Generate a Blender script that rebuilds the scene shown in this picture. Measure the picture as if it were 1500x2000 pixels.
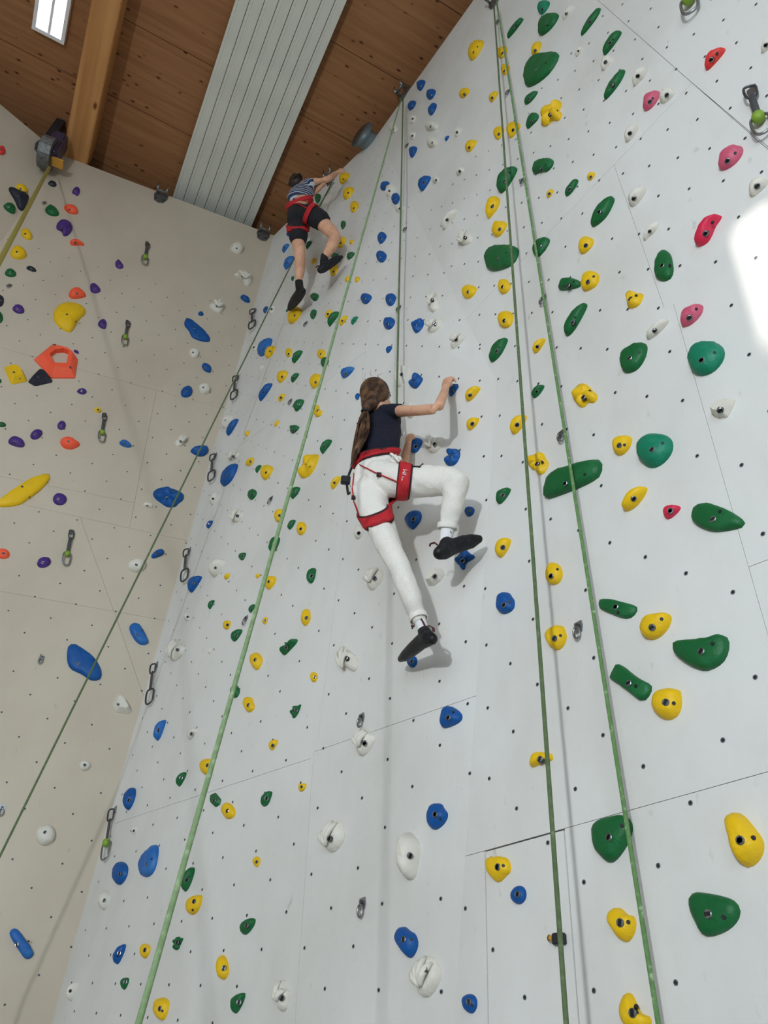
import bpy, bmesh, math, random
from mathutils import Vector, Matrix, noise
from mathutils.geometry import intersect_ray_tri
random.seed(7)
SC = bpy.context.scene
COL = SC.collection
for o in list(bpy.data.objects):
    bpy.data.objects.remove(o)

# ------------------------------------------------------------------ camera, sky, sun, exposure
CZ, H = 1.6, 8.2                      # eye height, wall top above the eye
CAM = Vector((0, 0, CZ))
FPX = 1500.0
_up = Vector((905 - 750, -850 - 1000, FPX)).normalized()          # zenith direction in (right, down, forward)
_fw = Vector((0, 0, 1)); _h = (_fw - _up * _fw.dot(_up)).normalized()
_r = (-_up).cross(_h)
RW = Matrix((_r, _h, _up))                                         # camera axes -> world
def ray(px, py):
    return (RW @ Vector((px - 750, py - 1000, FPX))).normalized()
cam_d = bpy.data.cameras.new('camera'); cam = bpy.data.objects.new('camera', cam_d); COL.objects.link(cam)
cam_d.sensor_fit = 'VERTICAL'; cam_d.sensor_height = 36; cam_d.lens = 36 * FPX / 2000; cam_d.clip_start = 0.05
cx_, cy_, cz_ = RW @ Vector((1, 0, 0)), RW @ Vector((0, -1, 0)), RW @ Vector((0, 0, -1))
cam.matrix_world = Matrix(((cx_.x, cy_.x, cz_.x, 0), (cx_.y, cy_.y, cz_.y, 0), (cx_.z, cy_.z, cz_.z, CZ), (0, 0, 0, 1)))
SC.camera = cam

W = bpy.data.worlds.new('sky'); SC.world = W; W.use_nodes = True
W.node_tree.nodes['Background'].inputs[0].default_value = (0.77, 0.89, 1.0, 1)
W.node_tree.nodes['Background'].inputs[1].default_value = 5.6

ADDED_KEY_POWER = 420.0  # power of the added key light behind the camera
SUN_DIR = Vector((0.50, 0.52, -1.05)).normalized()                 # the way the sunlight travels
sl = bpy.data.lights.new('sun', 'SUN'); sl.energy = 11.0; sl.angle = 0.011; sl.color = (1, 0.95, 0.87)
so = bpy.data.objects.new('sun', sl); COL.objects.link(so); so.location = (-6, -6, 20)
so.rotation_euler = SUN_DIR.to_track_quat('-Z', 'Y').to_euler()

SC.view_settings.view_transform = 'Standard'; SC.view_settings.look = 'None'
SC.view_settings.gamma = 1; SC.view_settings.use_curve_mapping = False
SC.view_settings.exposure = -0.60

# ------------------------------------------------------------------ materials
def srgb(r, g, b):
    f = lambda c: (c / 255 / 12.92) if c / 255 <= 0.04045 else ((c / 255 + 0.055) / 1.055) ** 2.4
    return (f(r), f(g), f(b), 1)
def mat(name, col, rough=0.55, metal=0.0, var=None, vscale=8, bump=0, bscale=60, emit=None, spec=0.5, detail=4, vlo=0.45, vhi=0.7):
    m = bpy.data.materials.new(name); m.use_nodes = True
    nt = m.node_tree; b = nt.nodes['Principled BSDF']
    b.inputs['Base Color'].default_value = col; b.inputs['Roughness'].default_value = rough
    b.inputs['Metallic'].default_value = metal; b.inputs['Specular IOR Level'].default_value = spec
    tc = nt.nodes.new('ShaderNodeTexCoord')
    if var:
        n = nt.nodes.new('ShaderNodeTexNoise'); n.inputs['Scale'].default_value = vscale; n.inputs['Detail'].default_value = detail
        rp = nt.nodes.new('ShaderNodeValToRGB'); rp.color_ramp.elements[0].position = vlo; rp.color_ramp.elements[1].position = vhi
        rp.color_ramp.elements[0].color = col; rp.color_ramp.elements[1].color = var
        nt.links.new(tc.outputs['Object'], n.inputs['Vector']); nt.links.new(n.outputs['Fac'], rp.inputs['Fac'])
        nt.links.new(rp.outputs['Color'], b.inputs['Base Color'])
    if bump:
        n2 = nt.nodes.new('ShaderNodeTexNoise'); n2.inputs['Scale'].default_value = bscale; n2.inputs['Detail'].default_value = 3
        bp = nt.nodes.new('ShaderNodeBump'); bp.inputs['Strength'].default_value = bump; bp.inputs['Distance'].default_value = 0.01
        nt.links.new(tc.outputs['Object'], n2.inputs['Vector']); nt.links.new(n2.outputs['Fac'], bp.inputs['Height'])
        nt.links.new(bp.outputs['Normal'], b.inputs['Normal'])
    if emit:
        b.inputs['Emission Color'].default_value = emit[0]; b.inputs['Emission Strength'].default_value = emit[1]
    return m
def wood(name, a, b_, c, scale=1.0):
    m = bpy.data.materials.new(name); m.use_nodes = True; nt = m.node_tree; B = nt.nodes['Principled BSDF']; N = nt.nodes.new; Lk = nt.links.new
    B.inputs['Roughness'].default_value = 0.6; B.inputs['Specular IOR Level'].default_value = 0.25
    tc = N('ShaderNodeTexCoord'); oi = N('ShaderNodeObjectInfo')
    sh = N('ShaderNodeVectorMath'); sh.operation = 'MULTIPLY_ADD'; sh.inputs[1].default_value = (1, 1, 1)
    cb = N('ShaderNodeCombineXYZ'); mu = N('ShaderNodeMath'); mu.operation = 'MULTIPLY'; mu.inputs[1].default_value = 37
    Lk(oi.outputs['Random'], mu.inputs[0]); Lk(mu.outputs[0], cb.inputs[0]); Lk(mu.outputs[0], cb.inputs[1])
    Lk(tc.outputs['Object'], sh.inputs[0]); Lk(cb.outputs[0], sh.inputs[2])
    mp = N('ShaderNodeMapping'); mp.inputs['Scale'].default_value = (0.5 * scale, 9 * scale, 4 * scale); Lk(sh.outputs[0], mp.inputs['Vector'])
    n1 = N('ShaderNodeTexNoise'); n1.inputs['Scale'].default_value = 1.6; n1.inputs['Detail'].default_value = 7; n1.inputs['Distortion'].default_value = 0.5
    Lk(mp.outputs[0], n1.inputs['Vector'])
    rp = N('ShaderNodeValToRGB'); rp.color_ramp.elements[0].position = 0.3; rp.color_ramp.elements[1].position = 0.72
    rp.color_ramp.elements[0].color = a; rp.color_ramp.elements[1].color = b_; Lk(n1.outputs['Fac'], rp.inputs['Fac'])
    mp2 = N('ShaderNodeMapping'); mp2.inputs['Scale'].default_value = (3.6 * scale, 7.5 * scale, 1); Lk(sh.outputs[0], mp2.inputs['Vector'])
    vo = N('ShaderNodeTexVoronoi'); vo.inputs['Scale'].default_value = 1.0; Lk(mp2.outputs[0], vo.inputs['Vector'])
    r2 = N('ShaderNodeValToRGB'); r2.color_ramp.elements[0].position = 0.06; r2.color_ramp.elements[1].position = 0.17
    r2.color_ramp.elements[0].color = (1, 1, 1, 1); r2.color_ramp.elements[1].color = (0, 0, 0, 1); Lk(vo.outputs['Distance'], r2.inputs['Fac'])
    mx = N('ShaderNodeMixRGB'); mx.inputs['Color2'].default_value = c; Lk(r2.outputs['Color'], mx.inputs['Fac']); Lk(rp.outputs['Color'], mx.inputs['Color1'])
    Lk(mx.outputs['Color'], B.inputs['Base Color'])
    return m
def wallmat(name, col, dirt):
    m = bpy.data.materials.new(name); m.use_nodes = True; nt = m.node_tree; B = nt.nodes['Principled BSDF']; N = nt.nodes.new; Lk = nt.links.new
    B.inputs['Roughness'].default_value = 0.5; B.inputs['Specular IOR Level'].default_value = 0.3
    tc = N('ShaderNodeTexCoord')
    mp = N('ShaderNodeMapping'); mp.inputs['Scale'].default_value = (1, 1, 0.55); Lk(tc.outputs['Object'], mp.inputs['Vector'])
    n1 = N('ShaderNodeTexNoise'); n1.inputs['Scale'].default_value = 1.1; n1.inputs['Detail'].default_value = 8; n1.inputs['Roughness'].default_value = 0.62
    Lk(mp.outputs[0], n1.inputs['Vector'])
    rp = N('ShaderNodeValToRGB'); rp.color_ramp.elements[0].position = 0.42; rp.color_ramp.elements[1].position = 0.78
    rp.color_ramp.elements[0].color = col; rp.color_ramp.elements[1].color = dirt; Lk(n1.outputs['Fac'], rp.inputs['Fac'])
    n2 = N('ShaderNodeTexNoise'); n2.inputs['Scale'].default_value = 22; n2.inputs['Detail'].default_value = 5; Lk(mp.outputs[0], n2.inputs['Vector'])
    r2 = N('ShaderNodeValToRGB'); r2.color_ramp.elements[0].position = 0.68; r2.color_ramp.elements[1].position = 0.84
    r2.color_ramp.elements[0].color = (0, 0, 0, 1); r2.color_ramp.elements[1].color = (0.55, 0.55, 0.55, 1); Lk(n2.outputs['Fac'], r2.inputs['Fac'])
    mx = N('ShaderNodeMixRGB'); mx.inputs['Color2'].default_value = srgb(150, 148, 142); Lk(r2.outputs['Color'], mx.inputs['Fac']); Lk(rp.outputs['Color'], mx.inputs['Color1'])
    Lk(mx.outputs['Color'], B.inputs['Base Color'])
    n3 = N('ShaderNodeTexNoise'); n3.inputs['Scale'].default_value = 240; n3.inputs['Detail'].default_value = 2; Lk(tc.outputs['Object'], n3.inputs['Vector'])
    bp = N('ShaderNodeBump'); bp.inputs['Strength'].default_value = 0.12; bp.inputs['Distance'].default_value = 0.003; Lk(n3.outputs['Fac'], bp.inputs['Height'])
    Lk(bp.outputs['Normal'], B.inputs['Normal'])
    return m
M = {}
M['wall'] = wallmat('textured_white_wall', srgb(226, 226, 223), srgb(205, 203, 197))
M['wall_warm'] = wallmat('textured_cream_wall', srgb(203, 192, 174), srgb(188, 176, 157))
M['shell'] = mat('plaster', srgb(205, 206, 204), 0.8)
M['floor'] = mat('floor_mat', srgb(142, 142, 140), 0.8, var=srgb(128, 128, 126), vscale=3)
M['board'] = wood('ceiling_board', srgb(146, 100, 66), srgb(168, 120, 81), srgb(66, 38, 22), 1.5)
M['beam'] = wood('beam_wood', srgb(176, 122, 72), srgb(205, 152, 96), srgb(110, 62, 30), 0.8)
M['slat'] = mat('painted_metal', srgb(218, 220, 210), 0.4, var=srgb(208, 211, 202), vscale=2)
M['steel'] = mat('steel', srgb(150, 152, 155), 0.32, 0.9)
M['darksteel'] = mat('dark_steel', srgb(84, 86, 90), 0.4, 0.7)
M['zinc'] = mat('zinc', srgb(120, 122, 122), 0.5, 0.55, var=srgb(90, 92, 92), vscale=40)
M['socket'] = mat('socket', srgb(28, 28, 30), 0.6)
M['nutring'] = mat('nut_ring', srgb(112, 116, 124), 0.45, 0.5)
M['gap'] = mat('gap', srgb(120, 117, 110), 0.9)
M['frame'] = mat('white_frame', srgb(235, 235, 238), 0.4)
M['pane'] = mat('sky_pane', srgb(250, 250, 250), 0.2, emit=((0.95, 0.97, 1, 1), 3.0))
M['duct'] = mat('duct_grey', srgb(120, 134, 140), 0.4, 0.2)
M['ductin'] = mat('duct_inside', srgb(52, 62, 66), 0.6)
M['rope'] = None
M['keeper'] = mat('green_rubber', srgb(130, 165, 50), 0.5)
M['sling'] = mat('sling', srgb(72, 72, 76), 0.7, bump=0.2)
M['black'] = mat('black_plastic', srgb(34, 34, 40), 0.5)
M['housing'] = mat('purple_black_housing', srgb(58, 50, 72), 0.45)
M['ochre'] = mat('ochre', srgb(205, 150, 60), 0.6)
M['strap'] = mat('webbing', srgb(150, 136, 60), 0.8, bump=0.3, bscale=200)
HC = {'y': ('yellow', srgb(236, 192, 16), srgb(222, 182, 40)), 'g': ('green', srgb(14, 96, 48), srgb(40, 116, 70)), 't': ('teal', srgb(6, 124, 92), srgb(50, 148, 118)),
      'b': ('blue', srgb(6, 80, 152), srgb(20, 92, 160)), 'B': ('blue', srgb(32, 100, 176), srgb(64, 130, 190)), 'p': ('purple', srgb(72, 42, 124), srgb(104, 80, 150)),
      'o': ('orange', srgb(255, 96, 62), srgb(250, 112, 80)), 'k': ('pink', srgb(204, 88, 116), srgb(214, 118, 140)), 'c': ('crimson', srgb(216, 40, 76), srgb(216, 70, 100)),
      'r': ('red', srgb(222, 54, 52), srgb(220, 84, 78)), 'w': ('white', srgb(224, 221, 210), srgb(206, 202, 190)), 'n': ('black', srgb(34, 38, 50), srgb(60, 64, 76))}
HM = {k: mat('hold_' + v[0] + ('_dusty' if k == 'B' else ''), v[1], 0.5, var=v[2], vscale=14, bump=0.25, bscale=90, spec=0.35, vlo=0.5, vhi=0.85, detail=6) for k, v in HC.items()}

# ------------------------------------------------------------------ object helpers
def link(name, me, m=None, parent=None):
    o = bpy.data.objects.new(name, me); COL.objects.link(o)
    if m is not None:
        for x in (m if isinstance(m, (list, tuple)) else [m]): me.materials.append(x)
    if parent: o.parent = parent
    return o
def tag(o, label=None, cat=None, group=None, kind=None):
    if label: o['label'] = label
    if cat: o['category'] = cat
    if group: o['group'] = group
    if kind: o['kind'] = kind
    return o
def empty(name, loc=(0, 0, 0)):
    o = bpy.data.objects.new(name, None); COL.objects.link(o); o.location = loc; o.empty_display_size = 0.05
    return o
def mesh_bm(bm, smooth=False, recalc=True):
    if recalc: bmesh.ops.recalc_face_normals(bm, faces=bm.faces[:])
    me = bpy.data.meshes.new('mesh'); bm.to_mesh(me); bm.free()
    if smooth:
        for p in me.polygons: p.use_smooth = True
    return me
def bm_box(bm, c, hx, hy, hz, rot=None, mi=0):
    vs = []
    for sx in (-1, 1):
        for sy in (-1, 1):
            for sz in (-1, 1):
                v = Vector((sx * hx, sy * hy, sz * hz))
                if rot: v = rot @ v
                vs.append(bm.verts.new(Vector(c) + v))
    for f in ((0, 1, 3, 2), (4, 6, 7, 5), (0, 4, 5, 1), (2, 3, 7, 6), (0, 2, 6, 4), (1, 5, 7, 3)):
        bm.faces.new([vs[i] for i in f]).material_index = mi
def bm_prism(bm, pts, off):
    a = [bm.verts.new(p) for p in pts]; b = [bm.verts.new(p + off) for p in pts]; n = len(a)
    bm.faces.new(a); bm.faces.new(b[::-1])
    for i in range(n): bm.faces.new((a[i], a[(i + 1) % n], b[(i + 1) % n], b[i]))
def frame_of(d):
    d = d.normalized(); a = Vector((0, 0, 1)) if abs(d.z) < 0.9 else Vector((1, 0, 0))
    x = d.cross(a).normalized(); return x, d.cross(x).normalized()
def bm_tube(bm, pts, rad, n=8, closed=False, mi=0, flat=1.0, up=None, cap=True):
    """sweep a round (or flattened) section along pts; rad number or list"""
    pts = [Vector(p) for p in pts]; k = len(pts); rings = []
    px = None
    for i, p in enumerate(pts):
        if closed: d = pts[(i + 1) % k] - pts[i - 1]
        else: d = pts[min(i + 1, k - 1)] - pts[max(i - 1, 0)]
        d.normalize()
        if up is not None: x = (up - d * up.dot(d)).normalized()
        elif px is None: x = frame_of(d)[0]
        else: x = (px - d * px.dot(d)).normalized()
        px = x; y = d.cross(x)
        r = rad[i] if isinstance(rad, (list, tuple)) else rad
        rings.append([bm.verts.new(p + x * (math.cos(2 * math.pi * j / n) * r) + y * (math.sin(2 * math.pi * j / n) * r * flat)) for j in range(n)])
    m = k if closed else k - 1
    for i in range(m):
        A, B = rings[i], rings[(i + 1) % k]
        for j in range(n): bm.faces.new((A[j], A[(j + 1) % n], B[(j + 1) % n], B[j])).material_index = mi
    if not closed and cap:
        bm.faces.new(rings[0][::-1]).material_index = mi; bm.faces.new(rings[-1]).material_index = mi
def bm_cyl(bm, p, d, r0, r1, L, n=12, mi=0):
    d = d.normalized(); bm_tube(bm, [p, p + d * L], [r0, r1], n, mi=mi)
def copy_tree(o, parent=None):
    c = o.copy(); COL.objects.link(c)
    if parent: c.parent = parent
    for ch in [x for x in bpy.data.objects if x.parent == o]:
        copy_tree(ch, c)
    return c

# ------------------------------------------------------------------ the place: walls as planes
zt = CZ + H
def at_z(px, py, z):
    r = ray(px, py); return CAM + r * ((z - CZ) / r.z)
C0 = at_z(535, 460, zt); C1 = Vector((C0.x, C0.y, 0))
K1 = at_z(738, 262, zt)
u2 = at_z(925, 0, zt) - K1; u2.z = 0; u2.normalize()
n2 = Vector((u2.y, -u2.x, 0))
if n2.dot(CAM - K1) < 0: n2 = -n2
def on_plane(px, py, p, n, off=0.0):
    r = ray(px, py); return CAM + r * ((p + n * off - CAM).dot(n) / r.dot(n))
K2 = on_plane(970, 747, K1, n2); K3 = on_plane(887, 2000, K1, n2)
K3 = K2 + (K3 - K2) * (K2.z / (K2.z - K3.z))
aL = math.radians(71.6); uL = Vector((-math.sin(aL), -math.cos(aL), 0))        # along left wall, away from the corner
rr = ray(120, 300); nL = Vector((uL.y, -uL.x, 0)); nL = nL if nL.dot(CAM - C0) > 0 else -nL
KL = on_plane(120, 300, C0, nL); KL = Vector((KL.x, KL.y, zt)); KL0 = Vector((KL.x, KL.y, 0))
aLL = math.radians(45.4); uLL = Vector((-math.sin(aLL), -math.cos(aLL), 0))
KE = KL + uLL * 4.6; KE0 = Vector((KE.x, KE.y, 0))
s0 = on_plane(1453, 533, K1, n2)
SE = K2 + (s0 - K2) * (10.0 / (s0 - K2).length)                                # seam running right from the fold
F2T = K1 + u2 * 11.0; F2B = Vector((F2T.x, F2T.y, 0))
t_ = (F2T - K1).dot(u2); SE = K2 + (s0 - K2) * ((F2T - K2).dot(u2) / (s0 - K2).dot(u2))
FACETS = {'LL': [KL, KE, KE0, KL0], 'L': [C0, KL, KL0, C1], 'T1': [C0, K2, K1], 'Qa': [C0, C1, K2], 'Qb': [C1, K3, K2],
          'F2u': [K1, K2, SE, F2T], 'F2l': [K2, K3, F2B, SE]}
PL = {}
for k, ps in FACETS.items():
    n = (ps[1] - ps[0]).cross(ps[2] - ps[0]).normalized()
    if n.dot(CAM - ps[0]) < 0: n = -n
    PL[k] = (ps[0], n)
TRI = [(k, ps[0], ps[i], ps[i + 1]) for k, ps in FACETS.items() for i in range(1, len(ps) - 1)]
def facet(px, py):
    r = ray(px, py); best = None
    for k, a, b, c in TRI:
        q = intersect_ray_tri(a, b, c, r, CAM, True)
        if q is not None:
            d = (q - CAM).length
            if best is None or d < best[0]: best = (d, k)
    return best[1] if best else ('F2u' if px > 700 else 'L')
def pix(px, py, off=0.0, k=None):
    k = k or facet(px, py); p, n = PL[k]
    return on_plane(px, py, p, n, off)
def axes(k):
    n = PL[k][1]; u = Vector((0, 0, 1)).cross(n).normalized(); v = n.cross(u)
    return u, v, n                       # right (seen from the room), up, out of the wall

# ------------------------------------------------------------------ panelled walls
def split(poly, a, b):
    n = Vector((-(b - a).y, (b - a).x)).normalized(); L, R = [], []
    for i in range(len(poly)):
        p, q = poly[i], poly[(i + 1) % len(poly)]; dp, dq = (p - a).dot(n), (q - a).dot(n)
        if dp >= 0: L.append(p)
        if dp <= 0: R.append(p)
        if dp * dq < 0:
            x = p + (q - p) * (dp / (dp - dq)); L.append(x); R.append(x)
    return [z for z in (L, R) if len(z) > 2 and abs(area(z)) > 0.004]
def area(p): return sum(p[i].x * p[(i + 1) % len(p)].y - p[(i + 1) % len(p)].x * p[i].y for i in range(len(p))) / 2
def inside(p, q):
    s = [ (q[(i + 1) % len(q)] - q[i]).cross(p - q[i]) for i in range(len(q))]
    return all(x >= 0 for x in s) or all(x <= 0 for x in s)
def inset(p, d, rim):
    """shrink by d along every edge that is not on the outline of the facet"""
    if area(p) < 0: p = p[::-1]
    out = []; n = len(p)
    def on_rim(a, b):
        m = (a + b) / 2
        for i in range(len(rim)):
            q, w = rim[i], (rim[(i + 1) % len(rim)] - rim[i]).normalized()
            if abs(w.cross(m - q)) < 1e-3 and abs(w.cross(b - a)) < 1e-3: return True
        return False
    ds = [0.0 if on_rim(p[i], p[(i + 1) % n]) else d for i in range(n)]
    for i in range(n):
        a, b, c = p[i - 1], p[i], p[(i + 1) % n]; d1, d2 = ds[i - 1], ds[i]
        e1, e2 = (b - a).normalized(), (c - b).normalized(); n1, m2 = Vector((-e1.y, e1.x)), Vector((-e2.y, e2.x)); cr = e1.cross(e2)
        if abs(cr) < 1e-4: out.append(b + n1 * d1); continue
        # intersection of the two shifted lines
        t = ((b + m2 * d2) - (b + n1 * d1)).cross(e2) / cr
        out.append(b + n1 * d1 + e1 * t)
    return out
def wall(name, keys, seams, m, label, extra_gap=0.0008):
    bm = bmesh.new()
    for k in keys:
        u, v, n = axes(k)
        bm_prism(bm, [p - n * 0.016 for p in FACETS[k]], -n * 0.10)
    o = link(name, mesh_bm(bm), M['gap']); tag(o, label, 'wall', kind='structure')
    for k in keys:
        u, v, n = axes(k); o0 = FACETS[k][0]
        to2 = lambda p: Vector(((p - o0).dot(u), (p - o0).dot(v)))
        pcs = [[to2(p) for p in FACETS[k]]]
        for (a, b) in seams:
            A, B = to2(pix(*a, k=k)), to2(pix(*b, k=k)); mid = (A + B) / 2; new = []
            for q in pcs:
                new += split(q, A, B) if inside(mid, q) else [q]
            pcs = new
        for q in pcs:
            isdoor = k == 'F2l' and inside(to2(pix(1030, 1830, k=k)), q)
            q = inset(q, 0.0042 if isdoor else extra_gap, [to2(p) for p in FACETS[k]])
            bm = bmesh.new(); bm_prism(bm, [o0 + u * w.x + v * w.y for w in q], -n * 0.018)
            if isdoor:
                tag(link('door_1', mesh_bm(bm), m), 'narrow flush white hatch door low in the climbing wall', 'door', kind='structure')
                bm = bmesh.new(); bm_prism(bm, [o0 + u * w.x + v * w.y - n * 0.0155 for w in inset(q, -0.008, [])], -n * 0.001); link('door_rebate', mesh_bm(bm), M['socket'], o)
            else: link('panel', mesh_bm(bm), m, o)
    return o
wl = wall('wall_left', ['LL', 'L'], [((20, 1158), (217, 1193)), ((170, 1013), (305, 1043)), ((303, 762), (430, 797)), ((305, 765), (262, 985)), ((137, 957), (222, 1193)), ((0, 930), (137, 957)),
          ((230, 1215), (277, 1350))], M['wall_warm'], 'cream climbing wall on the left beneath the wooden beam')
wm = wall('wall_main', ['T1', 'Qa', 'Qb', 'F2u', 'F2l'], [((550, 1490), (927, 1360)), ((657, 1150), (618, 1468)), ((500, 847), (580, 787)), ((240, 1603), (445, 1535)), ((612, 1480), (590, 1800)),
          ((1190, 20), (1352, 162)), ((1352, 162), (1199, 322)), ((1199, 322), (1245, 453)), ((1352, 162), (1480, 270)), ((1330, 645), (1497, 1230)),
          ((1463, 1107), (1500, 1093)), ((960, 1658), (1490, 1510)), ((947, 1680), (953, 2000)), ((1108, 1690), (1132, 2000))],
          M['wall'], 'tall white faceted climbing wall hung with coloured holds')

# wall shell behind, floor, ceiling
def slab(name, pts, off, m, label, cat, kind='structure', parent=None):
    bm = bmesh.new(); bm_prism(bm, [Vector(p) for p in pts], Vector(off)); o = link(name, mesh_bm(bm), m, parent)
    if parent is None: tag(o, label, cat, kind=kind)
    return o
ZC = zt + 0.34                                                       # ceiling
slab('floor', [(-26, -26, 0), (9, -26, 0), (9, 7, 0), (-26, 7, 0)], (0, 0, -0.2), M['floor'], 'grey padded hall floor under the climbing walls', 'floor')
for nm, a, b, n, lb in (('wall_shell_side', KL - uLL * 0.6, KE, PL['LL'][1], 'plain outer building wall hidden behind the left wall end'), ('wall_shell_left', C0 - uL * 1.0, KL + uL * 0.6, nL, 'plain outer building wall hidden behind left climbing wall'), ('wall_shell_right', K1 - u2 * 4.2, F2T, n2, 'plain outer building wall hidden behind main climbing wall')):
    q = [Vector((a.x, a.y, 0)) - n * 0.7, Vector((b.x, b.y, 0)) - n * 0.7, Vector((b.x, b.y, ZC)) - n * 0.7, Vector((a.x, a.y, ZC)) - n * 0.7]
    slab(nm, q, -n * 0.1, M['shell'], lb, 'wall')
def upright(name, a, b, z0, z1, m, label, t=0.2):
    a, b = Vector((a[0], a[1], 0)), Vector((b[0], b[1], 0))
    n = Vector(((b - a).y, -(b - a).x, 0)).normalized(); n = n if n.dot(a - CAM) > 0 else -n
    return slab(name, [a + Vector((0, 0, z0)), b + Vector((0, 0, z0)), b + Vector((0, 0, z1)), a + Vector((0, 0, z1))], n * t, m, label, 'wall')
# the far side of the hall (behind the camera): a wide window band low in the back wall lets the daylight in
BY = -5.4; WX0, WX1, WZ0, WZ1 = -6.0, 0.6, 2.0, 7.4
upright('wall_back', (F2B.x, BY), (-7.4, BY), WZ1, ZC, M['shell'], 'plain plastered wall above the windows behind the camera')
upright('wall_sill', (WX0, BY), (WX1, BY), 0, WZ0, M['shell'], 'low plastered wall below the windows behind the camera')
upright('wall_back_right', (F2B.x, BY), (WX1, BY), 0, WZ1, M['shell'], 'plain plastered wall right of the windows behind the camera')
upright('wall_back_left', (WX0, BY), (-7.4, BY), 0, WZ1, M['shell'], 'plain plastered wall left of the windows behind the camera')
upright('wall_side', (-7.4, BY), (KE.x - 0.2, KE.y), 0, ZC, M['shell'], 'plain plastered wall left of the camera')
for i in range(5):
    x = WX0 + (WX1 - WX0) * i / 4; bm = bmesh.new(); bm_box(bm, (x, BY - 0.1, (WZ0 + WZ1) / 2), 0.04, 0.06, (WZ1 - WZ0) / 2)
    tag(link('trim_%d' % (i + 1), mesh_bm(bm), M['frame']), 'white upright window bar behind the camera', 'window bar', 'window bars behind the camera', 'structure')

# ceiling: boards run along bx, beams run along by
ab = math.radians(65.6); bx = Vector((math.sin(ab), math.cos(ab), 0)); by = Vector((-bx.y, bx.x, 0))
def cc(px, py, z=ZC): p = at_z(px, py, z); return p.dot(bx), p.dot(by)
def CP(x, y, z=ZC): v = bx * x + by * y; return Vector((v.x, v.y, z))
yb = [cc(*p)[1] for p in ((328, 82), (290, 223), (727, 123), (644, 250))]
PATCH = [pix(1430, 455), pix(1500, 400), pix(1620, 640), pix(1500, 680)]
HOLE = [p - SUN_DIR * ((ZC - p.z) / -SUN_DIR.z) for p in PATCH]
HC_ = sum(HOLE, Vector()) / 4
hx = [p.dot(bx) for p in HOLE]; hy = [p.dot(by) for p in HOLE]
# ------------------------------------------------------------------ ceiling
outer = [Vector((-17, -18, ZC)), Vector((11, -18, ZC)), Vector((11, 9, ZC)), Vector((-17, 9, ZC))]  # runs far past the hall: unseen overhang added to keep direct sun out
hc = sum(HOLE, Vector()) / 4
ang = lambda p, c: math.atan2(p.y - c.y, p.x - c.x)
ho = sorted(HOLE, key=lambda p: ang(p, hc)); ou = sorted(outer, key=lambda p: ang(p, hc))
j0 = min(range(4), key=lambda j: abs((ang(ho[0], hc) - ang(ou[j], hc) + math.pi) % (2 * math.pi) - math.pi)); ou = ou[j0:] + ou[:j0]
bm = bmesh.new()
for i in range(4):
    bm_prism(bm, [ho[i], ho[(i + 1) % 4], ou[(i + 1) % 4], ou[i]], Vector((0, 0, 0.03)))
ceil = link('ceiling', mesh_bm(bm), M['shell']); tag(ceil, 'dark knotty wooden board ceiling high above the climbing walls', 'ceiling', kind='structure')
rotb = Matrix.Rotation(math.atan2(bx.y, bx.x), 4, 'Z')
brd = None
y = 3.178 - 0.818 * 3
while y < 8.0:
    bm = bmesh.new(); bm_box(bm, (0, 0, 0), 7.0, 0.818 / 2 - 0.004, 0.02)
    o = link('board', mesh_bm(bm), M['board'], ceil); p = CP(0.5, y + 0.409, ZC - 0.021)
    o.matrix_world = Matrix.Translation(p) @ rotb
    y += 0.818
def local_box(name, x0, x1, y0, y1, z0, z1, m, parent, bev=0.0):
    bm = bmesh.new(); bm_box(bm, (0, 0, 0), (x1 - x0) / 2, (y1 - y0) / 2, (z1 - z0) / 2)
    if bev: bmesh.ops.bevel(bm, geom=bm.edges[:], offset=bev, segments=2, affect='EDGES')
    o = link(name, mesh_bm(bm), m, parent); o.matrix_world = Matrix.Translation(CP((x0 + x1) / 2, (y0 + y1) / 2, (z0 + z1) / 2)) @ rotb
    return o
# beam: long axis along by, so its grain must run that way: swap axes by rotating a quarter turn
def beam_box(name, x0, x1, y0, y1, z0, z1, m, parent=None):
    bm = bmesh.new(); bm_box(bm, (0, 0, 0), (y1 - y0) / 2, (x1 - x0) / 2, (z1 - z0) / 2)
    bmesh.ops.bevel(bm, geom=bm.edges[:], offset=0.008, segments=2, affect='EDGES')
    o = link(name, mesh_bm(bm), m, parent); o.matrix_world = Matrix.Translation(CP((x0 + x1) / 2, (y0 + y1) / 2, (z0 + z1) / 2)) @ rotb @ Matrix.Rotation(math.pi / 2, 4, 'Z')
    return o
b = beam_box('ceiling_beam', -1.75, -1.488, -3.5, 5.60, zt, ZC - 0.045, M['beam']); tag(b, 'thick pale timber beam crossing the ceiling at upper left', 'beam')
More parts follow.
